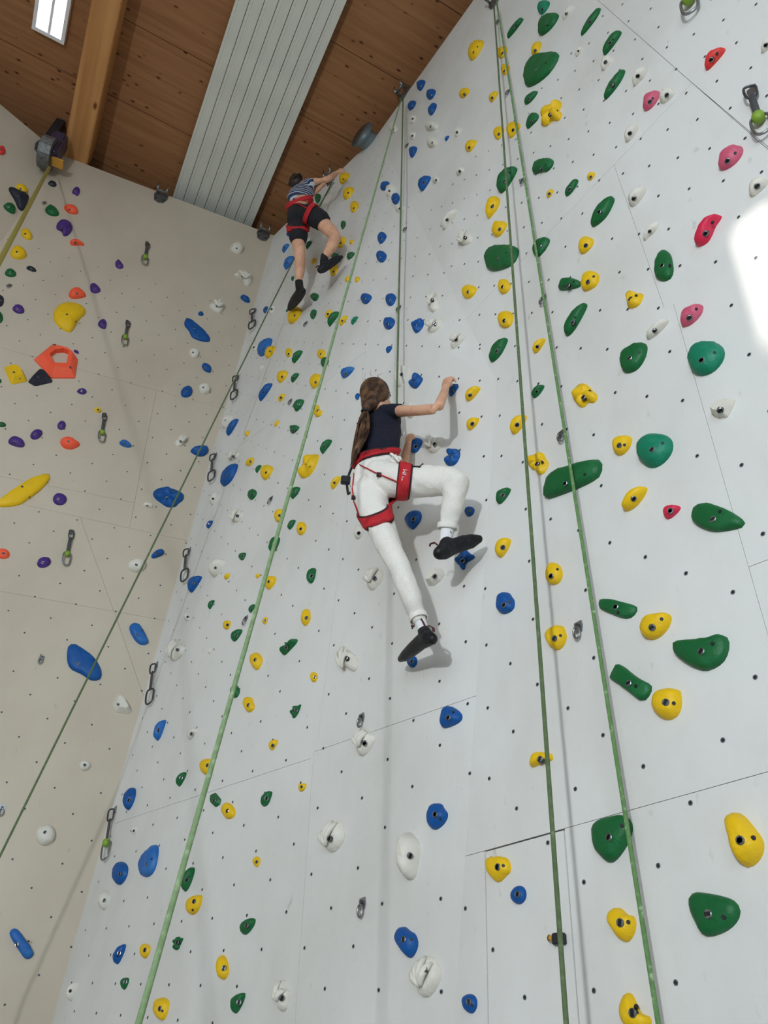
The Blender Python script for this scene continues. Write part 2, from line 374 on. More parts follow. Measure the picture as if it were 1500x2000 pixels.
# radiant ceiling panel of ribbed metal strips
rp = empty('ceiling_heating_panel', CP(-0.06, 2.5, zt + 0.2)); tag(rp, 'long pale ribbed metal heating panel running under the wooden ceiling', 'heating panel')
bpy.context.view_layer.update()
edges = [-0.545, -0.42, -0.29, -0.17, -0.045, 0.075, 0.195, 0.31, 0.41]
for i in range(8):
    x0, x1 = edges[i] + 0.003, edges[i + 1] - 0.003
    bm = bmesh.new(); w = (x1 - x0) / 2; L = 3.9
    prof = [(-w, 0.03), (-w, 0.0), (-w * 0.55, 0.0), (-w * 0.48, 0.004), (-w * 0.40, 0.004), (-w * 0.33, 0.0), (w, 0.0), (w, 0.03)]
    bm_prism(bm, [Vector((a, -L, z)) for a, z in prof], Vector((0, 2 * L, 0)))
    o = link('slat', mesh_bm(bm), M['slat']); o.matrix_world = Matrix.Translation(CP((x0 + x1) / 2, 1.68, zt + 0.2)) @ rotb
    o.parent = rp; o.matrix_parent_inverse = rp.matrix_world.inverted()
for yy in (-1.5, 0.5):
    o = local_box('hanger_bar', -0.5, 0.38, yy, yy + 0.05, zt + 0.232, ZC - 0.042, M['darksteel'], None); o.parent = rp; o.matrix_parent_inverse = rp.matrix_world.inverted()
# skylight
sk = empty('window_1', CP(-2.13, 4.1, ZC)); tag(sk, 'bright white framed skylight with two panes in the wooden ceiling', 'skylight', kind='structure')
bpy.context.view_layer.update()
def kid(o, p): o.parent = p; o.matrix_parent_inverse = p.matrix_world.inverted(); return o
zf = ZC - 0.10
for a in ((-2.30, -2.265, 3.55, 4.52), (-2.015, -1.98, 3.55, 4.52), (-2.265, -2.015, 3.55, 3.585), (-2.265, -2.015, 4.485, 4.52)):
    kid(local_box('frame', *a, zf, ZC - 0.03, M['frame'], None), sk)
kid(local_box('mullion', -2.15, -2.125, 3.585, 4.485, zf + 0.01, ZC - 0.04, M['frame'], None), sk)
kid(local_box('pane', -2.265, -2.15, 3.585, 4.485, ZC - 0.058, ZC - 0.05, M['pane'], None), sk)
kid(local_box('pane', -2.125, -2.015, 3.585, 4.485, ZC - 0.058, ZC - 0.05, M['pane'], None), sk)
# air duct outlet peeping over the wall top
nT = PL['T1'][1]; dA = at_z(706, 263, zt - 0.02); dB = dA - (nT * 0.75) + Vector((0, 0, 0.12)); dd = (dB - dA).normalized()
du = empty('duct_outlet', dA); tag(du, 'grey round duct outlet with flared rim above the wall edge', 'duct')
bm = bmesh.new(); bm_tube(bm, [dA + dd * 0.03, dA + dd * 0.9], 0.105, 28, cap=False)
o = link('pipe', mesh_bm(bm, True), M['duct'], du); o.matrix_parent_inverse = Matrix.Translation(-dA)
bm = bmesh.new(); bm_tube(bm, [dA + dd * 0.04, dA + dd * 0.01, dA, dA + dd * 0.012, dA + dd * 0.03], [0.107, 0.145, 0.15, 0.135, 0.095], 28, cap=False)
o = link('rim', mesh_bm(bm, True), M['duct'], du); o.matrix_parent_inverse = Matrix.Translation(-dA)
bm = bmesh.new(); bm_tube(bm, [dA + dd * 0.032, dA + dd * 0.2], [0.094, 0.06], 24)
o = link('inner_cone', mesh_bm(bm, True), M['ductin'], du); o.matrix_parent_inverse = Matrix.Translation(-dA)

# ------------------------------------------------------------------ bolt sockets drilled in the walls (hundreds, a few pixels each)
def sockets(name, parent, spots):
    bm = bmesh.new()
    for p, n, u, v in spots:
        for r0, r1, h, mi in ((0.0, 0.0042, 0.0016, 1), (0.0042, 0.0070, 0.0013, 0)):
            ring = lambda r: [bm.verts.new(p + n * h + u * (r * math.cos(t * math.pi / 4)) + v * (r * math.sin(t * math.pi / 4))) for t in range(8)]
            b_ = ring(r1)
            if r0 == 0: bm.faces.new(b_).material_index = mi
            else:
                a_ = ring(r0)
                for t in range(8): bm.faces.new((a_[t], a_[(t + 1) % 8], b_[(t + 1) % 8], b_[t])).material_index = mi
    o = link(name, mesh_bm(bm, recalc=False), [M['nutring'], M['socket']], parent); o['kind'] = 'stuff'; return o
def project(P):
    q = RW.transposed() @ (P - CAM)
    return (750 + FPX * q.x / q.z, 1000 + FPX * q.y / q.z) if q.z > 0.05 else (-9999, 0)
def seen(P):
    x, y = project(P); return -120 < x < 1620 and -150 < y < 2150
def fill(keys, origin, a, b_, N):
    """regular lattice in facet coordinates, dropped on whichever facet it falls on"""
    out = []
    for k in keys:
        u, v, n = axes(k); base = PL[k][0]
        for i in range(-N, N):
            for j in range(-N, N):
                p = origin(i, j)
                P = p - n * ((p - base).dot(n))
                x, y = project(P)
                if not seen(P) or P.z > zt - 0.05: continue
                if facet(x, y) != k: continue
                out.append((P, n, u, v))
    return out
def o_f2(i, j):
    return Vector((0, 0, CZ)) - n2 * ((CAM - K1).dot(n2)) + u2 * (-1.2866 + 0.1235 * (2 * i + (j % 2))) + Vector((0, 0, 0.8171 + 0.1259 * j))
a1 = math.radians(142.1); u1 = Vector((math.sin(a1), math.cos(a1), 0))
def o_f1(i, j):
    return Vector((C0.x, C0.y, CZ)) + u1 * (2.118 + 0.1485 * i + 0.006 * j) + Vector((0, 0, 2.477 - 0.139 * i - 0.259 * j))
def o_l(i, j):
    return Vector((C0.x, C0.y, CZ)) + uL * (0.869 - 0.155 * i - 0.282 * j) + Vector((0, 0, 2.263 - 0.135 * i + 0.019 * j))
sp = fill(['F2u', 'F2l'], o_f2, 0, 0, 36) + fill(['T1', 'Qa', 'Qb'], o_f1, 0, 0, 34)
sockets('bolt_sockets', wm, sp); sockets('bolt_sockets', wl, fill(['L', 'LL'], o_l, 0, 0, 30))

# ------------------------------------------------------------------ climbing holds (outlines in px/3 of each tile, mapped on the wall they sit on)
DATA = '''
@ 0 0
r 0,855 25,853 33,885 25,908 -10,908 -15,870
y 93,1085 120,1073 155,1092 163,1130 140,1145 100,1110
n 47,1095 75,1097 110,1118 155,1130 172,1152 160,1200 130,1243 105,1225 88,1175 60,1130
g 12,1210 40,1185 75,1190 92,1220 88,1255 55,1250
n 278,1070 300,1055 330,1068 333,1090 310,1098 288,1085
p 417,1128 440,1095 465,1095 470,1125 455,1153 435,1140
g 262,1225 280,1200 315,1203 345,1240 347,1265 305,1270 270,1250
o 370,1200 410,1195 455,1215 462,1250 430,1260 385,1240
p 327,1325 345,1290 385,1285 420,1305 427,1340 410,1370 385,1388 370,1385 362,1352 335,1348|purple crescent hold with a notch below, highest large purple on the left wall
o 408,1405 430,1398 470,1410 503,1437 460,1432 425,1443 412,1430
y 118,1360 135,1335 165,1340 185,1365 193,1400 170,1410 135,1395
y 55,1480 80,1445 115,1437 145,1460 162,1505 115,1525 70,1512
w 1343,1455 1365,1425 1400,1415 1430,1435 1428,1470 1405,1495 1370,1480
@ 500 0
y 1245,280 1275,235 1335,230 1330,275 1300,330 1260,362 1243,320
y 1408,305 1430,270 1475,272 1470,310 1450,342 1420,340
y 1435,385 1460,368 1490,390 1480,425 1455,447 1437,420
b 940,485 960,468 995,468 985,510 965,538 945,520
b 998,545 1010,520 1055,522 1050,560 1025,588 1000,575
b 888,615 905,588 938,590 935,625 905,648 890,640
b 1003,635 1028,622 1028,600 1055,600 1057,640 1030,682 1008,665
w 900,690 920,672 938,678 930,715 905,727
w 990,735 1000,705 1040,700 1070,725 1060,760 1020,768 995,758
w 900,780 915,768 938,775 930,810 910,820 898,800
w 1000,820 1010,792 1050,792 1070,815 1060,855 1025,868 1003,850
w 773,745 790,718 820,715 833,740 825,775 795,782
b 895,865 920,855 945,860 940,895 915,932 900,905
b 1103,815 1118,793 1132,793 1128,815 1110,830
w 1160,765 1185,738 1203,745 1198,785 1175,805 1160,790
y 1187,545 1205,517 1245,515 1258,535 1235,560 1215,575 1190,565
y 1360,565 1385,540 1423,532 1412,570 1385,600 1365,590
y 1388,770 1405,742 1445,740 1460,765 1445,795 1423,825 1395,800
y 1463,760 1485,715 1520,712 1553,728 1550,750 1525,780 1500,812 1478,800
y 1222,855 1245,820 1290,818 1295,840 1275,870 1255,892 1225,880
w 1168,1000 1185,978 1215,980 1222,1000 1200,1022 1175,1025
g 1410,1060 1430,1010 1465,980 1510,970 1530,985 1515,1035 1470,1110 1435,1137 1412,1110
b 945,1080 960,1045 1000,1025 1028,1035 1015,1070 995,1100 975,1125 955,1105
w 1028,1050 1050,1022 1075,1040 1070,1070 1045,1077
b 725,1105 735,1065 775,1060 785,1080 760,1118 740,1115
w 757,1110 780,1078 815,1075 820,1100 790,1155 762,1150
b 793,1165 805,1130 830,1128 845,1160 835,1190 820,1202 800,1190
w 810,1210 840,1195 870,1205 860,1235 830,1250
y 1350,1230 1352,1185 1375,1148 1410,1145 1430,1175 1420,1220 1390,1260 1358,1290
y 1382,1345 1390,1305 1415,1290 1475,1303 1470,1330 1440,1380 1410,1392 1388,1375
w 1070,1315 1090,1295 1130,1270 1165,1230 1185,1225 1180,1260 1140,1300 1110,1340 1085,1335|long white bone-shaped hold slanting above a knobbly white one
w* 1175,1400 1185,1355 1225,1345 1250,1365 1272,1385 1265,1420 1225,1438 1195,1420
g~ 1338,1494 1371,1446 1455,1434 1545,1449 1539,1509 1500,1566 1374,1599 1344,1545
y 485,1040 500,1015 550,1010 545,1040 520,1075 500,1080 488,1065|yellow hold gripped by the climber near the ceiling
y 508,1125 530,1095 575,1095 570,1130 540,1168 512,1168
y 553,1205 560,1180 590,1178 605,1200 590,1235 565,1250 555,1230
y 465,1410 480,1390 520,1385 530,1405 515,1440 490,1455 470,1440
y 545,1415 560,1400 575,1410 568,1428 550,1433
g 498,1310 505,1290 522,1292 526,1320 510,1350 500,1335
g 340,1160 360,1130 380,1140 375,1180 360,1200
b 175,1370 190,1355 200,1375 185,1388
B 152,1460 165,1435 195,1425 193,1445 170,1475 155,1480
g 290,1450 300,1415 325,1405 320,1430 300,1465
g 432,1492 460,1480 488,1490 475,1510 445,1512
g 530,1490 550,1475 580,1478 575,1500 550,1520 535,1520
b 703,1490 715,1470 740,1468 768,1490 760,1530 735,1542 710,1525
b 710,1390 725,1360 745,1355 768,1380 755,1415 730,1433 715,1415
@ 1000 0
t 147,45 155,15 185,0 222,5 220,35 200,70 175,90 155,75
g~ -35,225 -25,190 5,145 40,112 68,103 62,130 30,168 -5,205
g~ 153,175 165,110 195,85 280,75 270,120 225,180 165,218
w 290,100 310,60 340,25 365,30 350,70 320,105 295,118
g~ 402,210 430,140 470,75 510,37 518,55 500,105 455,165 415,208
g~ 533,320 540,270 570,215 610,180 640,178 635,210 590,280 550,325
y 112,300 125,250 165,238 172,260 160,310 130,325 115,320
w 365,315 380,285 410,270 420,280 400,320 370,330
g~ 70,430 85,370 130,320 180,312 280,307 275,350 235,420 170,480 95,518 75,490|largest smooth dark green hold at the top, below a small yellow one
w 515,380 530,335 560,320 590,325 585,360 545,415 525,405
w 703,490 708,445 735,400 775,388 795,400 785,450 750,475 715,503
g~ 537,590 550,530 590,460 640,400 657,402 650,450 620,510 565,575
k 768,635 772,570 800,535 865,527 862,560 850,600 815,640 780,652
w 862,590 865,545 885,515 920,508 965,530 960,550 920,590 890,607
r 1130,405 1135,330 1160,295 1215,290 1250,275 1245,310 1200,365 1150,415|bright red hold with a pointed tip, top right of the wall
g~ 70,600 80,565 120,545 155,530 145,560 110,600 78,615
y* 160,710 170,660 200,600 250,580 283,590 285,625 268,640 300,670 275,715 235,700 200,735 165,730|forked yellow jug hold with stubby arms beside the twin ropes
g~ 83,765 90,690 120,660 157,665 158,700 120,735
w 660,800 668,755 690,732 730,728 745,745 730,785 690,830 668,830
g~ 120,985 135,945 200,930 250,935 240,980 205,1012 170,1005 140,1022 125,1015
k 1213,975 1220,900 1240,865 1300,850 1340,848 1355,880 1345,920 1300,975 1235,1000 1215,990
w 1380,1110 1395,1065 1430,1035 1480,1035 1500,1050 1495,1090 1450,1130 1405,1160
w 1455,300 1470,245 1505,200 1540,220 1510,290 1470,312
y 437,1040 450,1010 480,1005 488,1025 470,1058 445,1055
g~ 310,1130 330,1080 370,1050 388,1050 380,1090 345,1140 315,1153
y 200,1150 205,1120 230,1103 245,1115 235,1145 215,1162
w 670,1165 690,1125 740,1100 790,1090 785,1125 755,1180 715,1212 685,1195
g~ 465,1320 480,1250 520,1185 565,1155 595,1150 593,1190 560,1270 515,1310 470,1330
w 765,1390 785,1340 820,1300 860,1295 863,1320 840,1360 805,1385 775,1413
c 1072,1420 1085,1350 1120,1295 1150,1255 1215,1250 1215,1270 1180,1320 1170,1390 1140,1435 1080,1443|crimson curved pinch hold left of the sunlit patch
y 390,1460 393,1410 420,1382 455,1385 485,1410 470,1450 430,1488 400,1485
g~ 122,1450 140,1410 180,1392 223,1395 220,1430 190,1475 155,1512 125,1490
@ 0 500
g 22,105 45,70 80,78 97,100 90,122 50,125
n 148,68 170,53 205,72 217,92 190,95
n* -15,220 20,235 25,265 15,295 -15,300
p 68,310 85,285 120,283 145,310 140,338 100,340
g -15,315 15,340 20,375 5,395 -15,395
o 400,225 420,190 460,183 490,205 510,235 480,245 430,255 408,245
p 527,190 530,160 550,157 580,180 595,205 565,222 535,215
p 670,45 690,15 710,35 730,70 690,80
y 307,360 320,310 365,275 435,270 490,295 508,335 470,365 440,410 420,453 385,445 335,410|large yellow comma-shaped hold high on the left wall
p 568,405 585,375 610,368 627,390 620,430 600,428
p 427,555 440,547 467,565 455,578
y! 22,648 95,635 130,665 162,735 65,755|flat-faced yellow wedge hold beside the black wedge on the left wall
n! 162,738 215,680 235,662 270,672 313,738 205,765|black angular wedge hold tucked under the orange pentagon ring
p 447,790 475,773 505,780 510,800 485,815 460,805
y 545,905 565,885 590,888 597,912 575,922
g -12,712 10,725 8,745 -12,748
g -10,975 15,970 38,985 30,1003 -10,1003
p 42,1095 60,1060 95,1055 135,1075 147,1105 135,1125 90,1118
p 175,1045 200,1018 240,1015 253,1035 235,1065 205,1080 180,1070
p 332,1000 345,968 375,963 388,985 380,1015 350,1022
o 348,1085 370,1060 415,1060 465,1095 468,1110 420,1138 370,1128
B 697,1085 725,1073 765,1095 775,1120 740,1125 705,1108
y~ -40,1462 0,1430 70,1375 180,1305 265,1275 297,1280 285,1325 225,1385 150,1440 100,1468 0,1474|very long yellow banana-shaped hold at the left edge of the photo
p 307,1430 315,1400 350,1385 390,1405 393,1440 365,1463 325,1458
b~ 1075,405 1085,370 1110,365 1150,400 1200,440 1235,490 1225,507 1170,500 1120,478 1110,440|long blue boot-shaped hold slanting on the upper left wall
b 1157,340 1170,322 1192,328 1193,350 1170,352
w 1105,565 1120,542 1155,540 1170,565 1160,598 1125,600
b 1180,640 1195,622 1235,640 1240,683 1215,685 1190,668
b 1055,800 1075,768 1110,758 1132,780 1120,825 1070,833
w 1155,775 1180,748 1220,748 1235,775 1225,808 1185,810
w* 1370,105 1395,88 1440,90 1475,115 1480,150 1450,185 1425,155 1420,125 1380,115
b 1407,235 1420,222 1455,240 1470,270 1445,277 1415,255
w* 1220,290 1250,262 1310,260 1312,310 1290,342 1250,320
w 1475,520 1490,505 1505,525 1495,555 1480,550
w 1290,990 1300,940 1340,930 1365,935 1345,985 1315,1012
b 1322,1045 1330,1000 1365,955 1397,950 1390,985 1360,1030 1335,1050
y 1433,1045 1445,1022 1463,1025 1455,1055 1440,1057
w* 1020,1100 1045,1065 1080,1045 1110,1060 1085,1080 1075,1110 1040,1120
b 1110,1140 1150,1115 1220,1110 1225,1145 1200,1172 1165,1178 1130,1160
w* 1333,1165 1365,1138 1400,1145 1395,1180 1360,1195 1340,1185
y 1437,1210 1460,1183 1490,1180 1488,1210 1460,1232 1440,1225
b 1287,1320 1300,1270 1340,1225 1390,1210 1392,1250 1360,1320 1320,1345 1295,1345
g 1450,1400 1460,1370 1485,1362 1508,1385 1500,1410 1475,1432 1455,1420
b* 893,1385 930,1355 980,1352 1040,1368 1080,1395 1075,1430 1045,1450 1030,1472 980,1475 945,1450 905,1420|big blue shell-shaped hold behind the leftmost green rope
w 830,1455 860,1440 900,1455 895,1480 855,1475
w 1225,1430 1250,1385 1285,1385 1280,1420 1250,1455 1228,1450
w* 1355,1500 1375,1478 1425,1490 1425,1530 1390,1565 1362,1545
g 1492,1255 1505,1230 1535,1222 1525,1250 1500,1275
@ 500 500
g 210,130 213,115 222,118 218,150 208,145
y 322,30 335,10 355,12 345,45 325,48
y 435,90 440,50 465,40 485,75 465,115 440,118
g 315,235 330,215 365,220 370,245 350,270 322,250
y 520,135 530,118 555,115 555,140 535,153 520,150
y 578,150 585,118 607,122 610,140 590,158
b 40,320 55,290 68,295 65,325 50,340
B 162,55 175,8 225,-5 222,25 190,72 168,80
w 78,335 85,290 105,282 110,300 95,345
y 185,385 190,330 215,290 250,295 275,325 250,370 205,400|yellow hold under the lower foot of the climber near the ceiling
g 170,325 185,305 188,330
g 320,345 325,318 345,308 355,330 345,370 322,368
y 403,355 410,325 430,312 448,320 440,345 415,365
g 418,415 420,365 450,325 487,322 480,360 445,395
y 485,405 490,375 515,345 538,350 530,380 505,402
t 550,395 560,370 600,350 595,370 570,403
b 612,250 620,222 650,215 680,235 675,260 645,287 618,270
b 758,255 770,222 800,216 820,235 815,275 790,300 765,280
b 745,390 755,360 790,355 818,378 805,420 775,435 750,415
b* 908,400 925,385 930,362 960,355 985,385 978,425 940,457 915,430
w* 992,245 1020,225 1035,198 1050,205 1060,240 1080,270 1070,310 1035,335 1010,300 1015,260
w* 1000,375 1030,390 1060,385 1085,362 1100,375 1085,415 1050,448 1010,445
w* 1128,500 1160,465 1215,460 1235,470 1215,500 1165,543 1135,530
y 1203,205 1215,175 1255,165 1297,185 1290,220 1245,258 1210,235
y 1418,180 1425,140 1460,128 1495,165 1490,200 1455,228 1425,210
y 1418,375 1425,330 1455,318 1500,330 1510,360 1500,410 1465,425 1425,410
g~ 1370,625 1375,545 1410,500 1475,475 1470,510 1440,580 1400,615
b 760,550 770,528 798,527 795,550 775,570 762,565
B 8,575 8,535 30,495 95,473 92,520 60,575 30,590
y 50,590 55,545 85,525 118,530 105,570 70,602
y 173,585 180,535 205,540 215,570 195,598
g 207,628 215,580 240,553 275,550 265,585 235,615
y 353,575 370,545 400,548 412,580 380,610
g 380,625 385,600 410,588 430,610 415,652 385,650
w 15,665 25,645 48,640 40,660 20,680
g 200,745 205,705 230,688 255,685 245,715
y 122,735 122,690 150,670 190,675 185,705 150,745
y 317,755 318,710 345,682 395,705 385,740 345,778 330,775
B 492,690 500,665 580,648 575,670 540,705 505,717
b 10,840 20,795 60,745 95,740 90,775 50,825 20,847
y 125,845 135,815 175,805 165,835 140,855
g 212,885 225,855 255,838 283,840 275,880 235,917
y 330,895 345,868 365,872 370,900 393,910 385,935 360,947 345,935
y 105,990 115,965 137,963 130,990 112,1003
g 195,990 258,995 250,1020 210,1045 200,1020
g 373,1140 385,1095 440,1065 442,1105 410,1130 380,1160
y* 240,1255 250,1220 290,1170 325,1155 365,1160 365,1190 350,1240 320,1285 275,1303 250,1285|large lumpy yellow hold crossed by the leaning rope left of the girl
y 25,1270 35,1230 65,1220 100,1235 100,1265 60,1318 35,1300
g 195,1380 215,1355 260,1350 255,1385 225,1415 205,1425
y 432,1350 445,1310 485,1288 500,1295 485,1335 445,1368
w 810,740 830,690 820,660 850,630 875,640 890,680 870,745 840,773
b* 888,735 905,715 905,690 935,678 960,700 982,720 960,760 935,782 905,765|blue four-lobed hold just right of the girl's head
b 580,840 585,805 605,800 605,845
b! 1122,790 1150,750 1170,740 1188,770 1150,822 1125,815|blue block hold gripped by the girl's raised right hand
y 1222,840 1225,800 1255,770 1318,763 1310,795 1270,840 1240,850
y 1228,985 1245,955 1300,943 1310,960 1290,1000 1255,1023 1235,1010
b 900,1130 905,1080 925,1060 978,1075 970,1110 950,1150 910,1157|blue hold gripped by the girl's lower hand beside her waist
w* 990,1085 1000,1047 1030,1050 1050,1075 1095,1058 1110,1080 1085,1125 1050,1158 1005,1145|cream forked hold between two blue ones right of the girl
b* 1105,1205 1140,1175 1118,1160 1118,1130 1155,1122 1190,1135 1198,1170 1180,1215 1150,1232 1115,1225|blue hooked hold just above the girl's bent knee
w 880,930 890,870 905,848 920,860 940,900 930,945 900,950
g 1402,1430 1410,1385 1440,1362 1495,1357 1490,1390 1450,1440 1415,1455
b 1222,1490 1235,1468 1262,1465 1283,1485 1275,1515 1250,1530 1225,1515
@ 1000 500
g~ 838,95 848,20 870,-30 905,-35 930,-10 940,30 950,85 935,140 880,152 850,135
g 268,205 275,150 310,122 400,140 408,180 380,190
y 405,160 412,110 450,80 500,95 515,130 500,180 430,210 412,195
y* 655,215 680,190 715,215 772,220 770,245 745,295 690,313 670,285 685,255 660,235
g~ 310,460 315,390 350,330 400,285 435,270 432,305 395,390 355,455 325,473
y 120,550 125,510 155,485 197,478 190,515 150,570 125,565
k 988,410 985,345 1010,305 1060,285 1105,277 1120,300 1110,350 1060,400 1010,415
w 775,470 800,425 860,380 928,368 910,410 850,460 790,488
g~ 635,610 640,575 680,535 740,508 785,510 795,545 780,610 735,675 665,690 650,670
t 1027,610 1035,560 1075,510 1140,495 1215,510 1250,560 1240,620 1190,680 1120,707 1065,690|upper of the two big round teal holds
g 107,830 115,790 145,755 190,752 185,785 150,825
y* 350,830 365,760 400,738 445,755 465,785 500,810 505,840 480,865 450,855 420,893 380,870
w! 1150,905 1215,845 1305,835 1295,880 1265,948 1190,940
y 583,1115 595,1070 640,1050 700,1055 705,1090 685,1140 640,1175 600,1155
t 725,1150 735,1095 780,1045 850,1035 920,1055 947,1100 940,1160 890,1220 825,1248 765,1220|lower of the two big round teal holds
y* 82,1210 95,1170 140,1150 180,1150 195,1185 222,1220 200,1265 165,1288 150,1260 110,1245
g~ 190,1420 195,1310 215,1285 300,1245 500,1195 530,1200 530,1265 510,1305 400,1360 215,1425|long green block hold crossed by both right-hand ropes
y 640,1475 645,1430 690,1370 760,1347 795,1355 785,1400 745,1455 700,1485 650,1490
y -15,1025 -5,970 20,940 70,928 87,935 75,990 30,1040 0,1043
@ 0 1000
o -12,215 30,215 55,230 58,260 40,275 -12,275
p 215,295 235,270 280,260 303,285 290,315 250,332 220,320
w 742,315 760,285 810,272 850,285 860,305 840,345 800,360 755,345
b 883,262 895,240 940,213 965,225 962,250 915,270 895,275
b 1205,85 1215,60 1240,45 1248,60 1235,85 1215,98
g 1393,265 1405,240 1443,235 1440,260 1425,285 1405,280
w 1225,290 1260,275 1325,275 1310,325 1270,378 1235,375 1230,330
y 1310,385 1325,358 1350,360 1345,385 1320,397
b 1097,430 1110,395 1125,375 1188,373 1180,400 1120,475 1105,460
g 1218,565 1222,525 1240,513 1260,518 1250,545 1228,570
w 1078,610 1090,585 1115,600 1115,635 1085,640
g 1452,580 1465,545 1495,537 1492,565 1470,593
y 1303,670 1310,640 1340,632 1355,650 1345,685 1320,690
g 1348,735 1360,705 1400,683 1423,690 1415,715 1380,758 1355,755
w* 985,810 990,775 1010,745 1040,745 1060,785 1090,780 1085,820 1060,850 1015,878 995,845
w 1218,815 1225,797 1248,795 1245,820 1225,838
y 1460,865 1470,832 1505,818 1538,850 1540,885 1510,935 1480,905
g 1348,1060 1355,1020 1380,1005 1410,1050 1395,1085 1368,1092
y 1425,1110 1435,1082 1475,1085 1480,1110 1495,1135 1490,1160 1460,1178 1435,1155
b~ 390,870 395,790 415,772 460,785 540,840 585,900 598,965 580,990 525,990 480,950 410,925|large blue fin-shaped hold under the leftmost green rope
B~ 755,690 760,660 805,647 830,680 872,755 868,775 825,785 785,750
w! 660,1140 675,1085 695,1065 730,1090 770,1165 755,1185 680,1175
B 903,1320 902,1265 930,1225 968,1210 965,1250 945,1320 915,1343
w 1092,1315 1095,1290 1140,1265 1160,1280 1140,1305 1110,1337
y 1168,1485 1180,1450 1225,1442 1258,1455 1255,1500 1235,1540 1205,1545 1180,1520
w 460,1480 480,1455 525,1460 535,1490 515,1515 475,1518
@ 500 1000
b 865,40 890,8 940,-15 965,0 973,45 950,75 920,108 890,85|dark blue hold in the gap between the girl's legs
y 107,40 110,0 130,-22 160,-18 165,15 150,50 120,60
g 180,100 185,65 210,45 233,45 228,70 205,100
y 243,105 245,60 270,50 298,85 290,120 265,138 245,130
g 77,215 80,165 105,140 138,145 135,190 110,238 82,238
g 295,375 305,340 330,322 348,330 345,400 325,422 305,410
y 42,405 50,380 85,372 122,380 115,420 80,458 55,445
y 0,365 20,358 27,375 10,388 -5,385
y 268,630 275,575 295,560 315,590 322,640 290,670 272,660
y 35,650 40,618 65,613 72,635 55,662
g* 137,815 145,785 185,770 215,745 247,745 240,770 205,800 165,835 145,832
y 318,965 325,937 350,938 365,965 355,995 330,998
g* 197,1195 200,1155 225,1135 265,1122 262,1145 245,1190 215,1210
y 72,1365 85,1337 133,1332 125,1365 95,1400 78,1385
w 570,140 580,85 610,70 640,110 620,150 595,160|white hold behind the girl's lower thigh
w* 645,435 650,390 665,335 705,318 750,350 748,400 690,458 660,450
w* 473,850 480,790 515,778 545,810 590,840 607,895 585,940 545,920 490,890
w! 990,420 1005,370 1040,335 1075,322 1110,365 1085,400 1040,428
b* 1165,275 1180,235 1225,217 1250,240 1285,258 1280,275 1225,300 1225,335 1210,343 1190,310 1170,300|blue forked hold under the girl's raised foot
y 1397,215 1410,175 1445,150 1497,155 1490,205 1440,275 1410,250
b 1410,555 1410,500 1430,470 1480,468 1495,495 1515,515 1518,560 1500,583 1460,598 1425,590
b 880,880 895,845 930,840 948,870 940,905 905,915|small round blue hold under the girl's lower foot
w* 575,1345 595,1270 630,1255 665,1290 705,1305 700,1355 635,1430 590,1420 585,1385
b 1075,1225 1090,1150 1125,1130 1180,1155 1217,1195 1200,1235 1110,1268 1085,1260
@ 1000 1000
c 880,-5 895,-35 935,-45 985,-35 992,-20 965,15 915,47 890,30|small crimson hold left of the green teardrop
g~ 1053,20 1058,-10 1085,-40 1140,-52 1210,-35 1290,0 1365,50 1370,85 1310,105 1190,122 1110,97 1065,60|green teardrop hold pointing right near the right edge
y 195,370 210,305 240,293 280,310 303,365 285,415 245,430 210,415
y 187,735 205,690 250,663 300,665 310,695 325,730 310,785 270,815 225,795
g~ 505,555 515,515 550,505 720,545 743,565 720,610 670,635 540,580|upper of two green bar holds beside the right-hand rope
y 750,660 765,620 820,595 900,590 938,605 935,655 900,710 850,745 800,750 760,715
g~ 938,785 960,755 1060,750 1150,745 1240,717 1270,740 1278,790 1255,870 1200,915 1130,938 1050,905 965,840|big green kidney-shaped hold with a white screw spot
g~ 575,970 600,905 635,885 740,975 820,1010 825,1045 790,1105 755,1110 690,1050 590,985|lower of two green bar holds beside the right-hand rope
y 815,1120 835,1060 880,1030 985,1040 990,1065 1000,1130 980,1195 930,1222 870,1210 835,1170
y 100,1490 110,1430 140,1405 235,1410 243,1440 240,1458 180,1465 130,1495
@ 0 1500
b 725,230 728,150 755,110 785,115 797,170 775,225 745,250
g 1028,100 1030,60 1060,30 1095,20 1090,55 1050,110
g! 1237,190 1240,150 1255,142 1297,185 1290,215 1262,230 1245,215
y 1300,260 1300,215 1325,197 1360,215 1385,255 1375,290 1335,303 1315,285
w 205,390 225,345 270,327 315,345 327,400 310,440 250,463 215,430
w 768,370 775,348 805,340 800,380 780,393
B~ 812,570 825,525 870,475 920,445 930,470 925,550 905,615 860,645 825,625
b 660,600 670,560 705,543 745,565 755,610 735,660 700,690 668,665
w 578,790 585,730 605,710 640,730 650,770 630,820 600,835 580,810
g 1060,710 1065,640 1100,580 1140,580 1138,630 1110,700 1070,725
y 1088,800 1100,760 1140,745 1188,742 1185,790 1160,845 1120,865 1095,840
g 1405,940 1415,905 1450,885 1497,877 1500,910 1460,965 1420,982
g* 1010,1050 1015,995 1045,985 1060,1000 1080,995 1055,1040 1050,1060 1025,1070
B~ 52,980 60,950 95,935 135,985 200,1080 195,1105 150,1130 110,1070
b 655,1110 670,1075 715,1035 740,1030 735,1070 700,1135 672,1155
y 820,1070 825,1035 850,1025 885,1045 880,1085 850,1122 828,1105
y 1272,1185 1272,1105 1295,1090 1325,1120 1335,1150 1348,1190 1330,1230 1305,1245 1285,1220
g 703,1255 710,1235 740,1225 760,1235 750,1275 722,1310
w 388,1320 400,1260 458,1252 450,1290 430,1350 400,1372
y 895,1400 905,1360 940,1338 998,1360 990,1420 965,1482 930,1475 905,1440
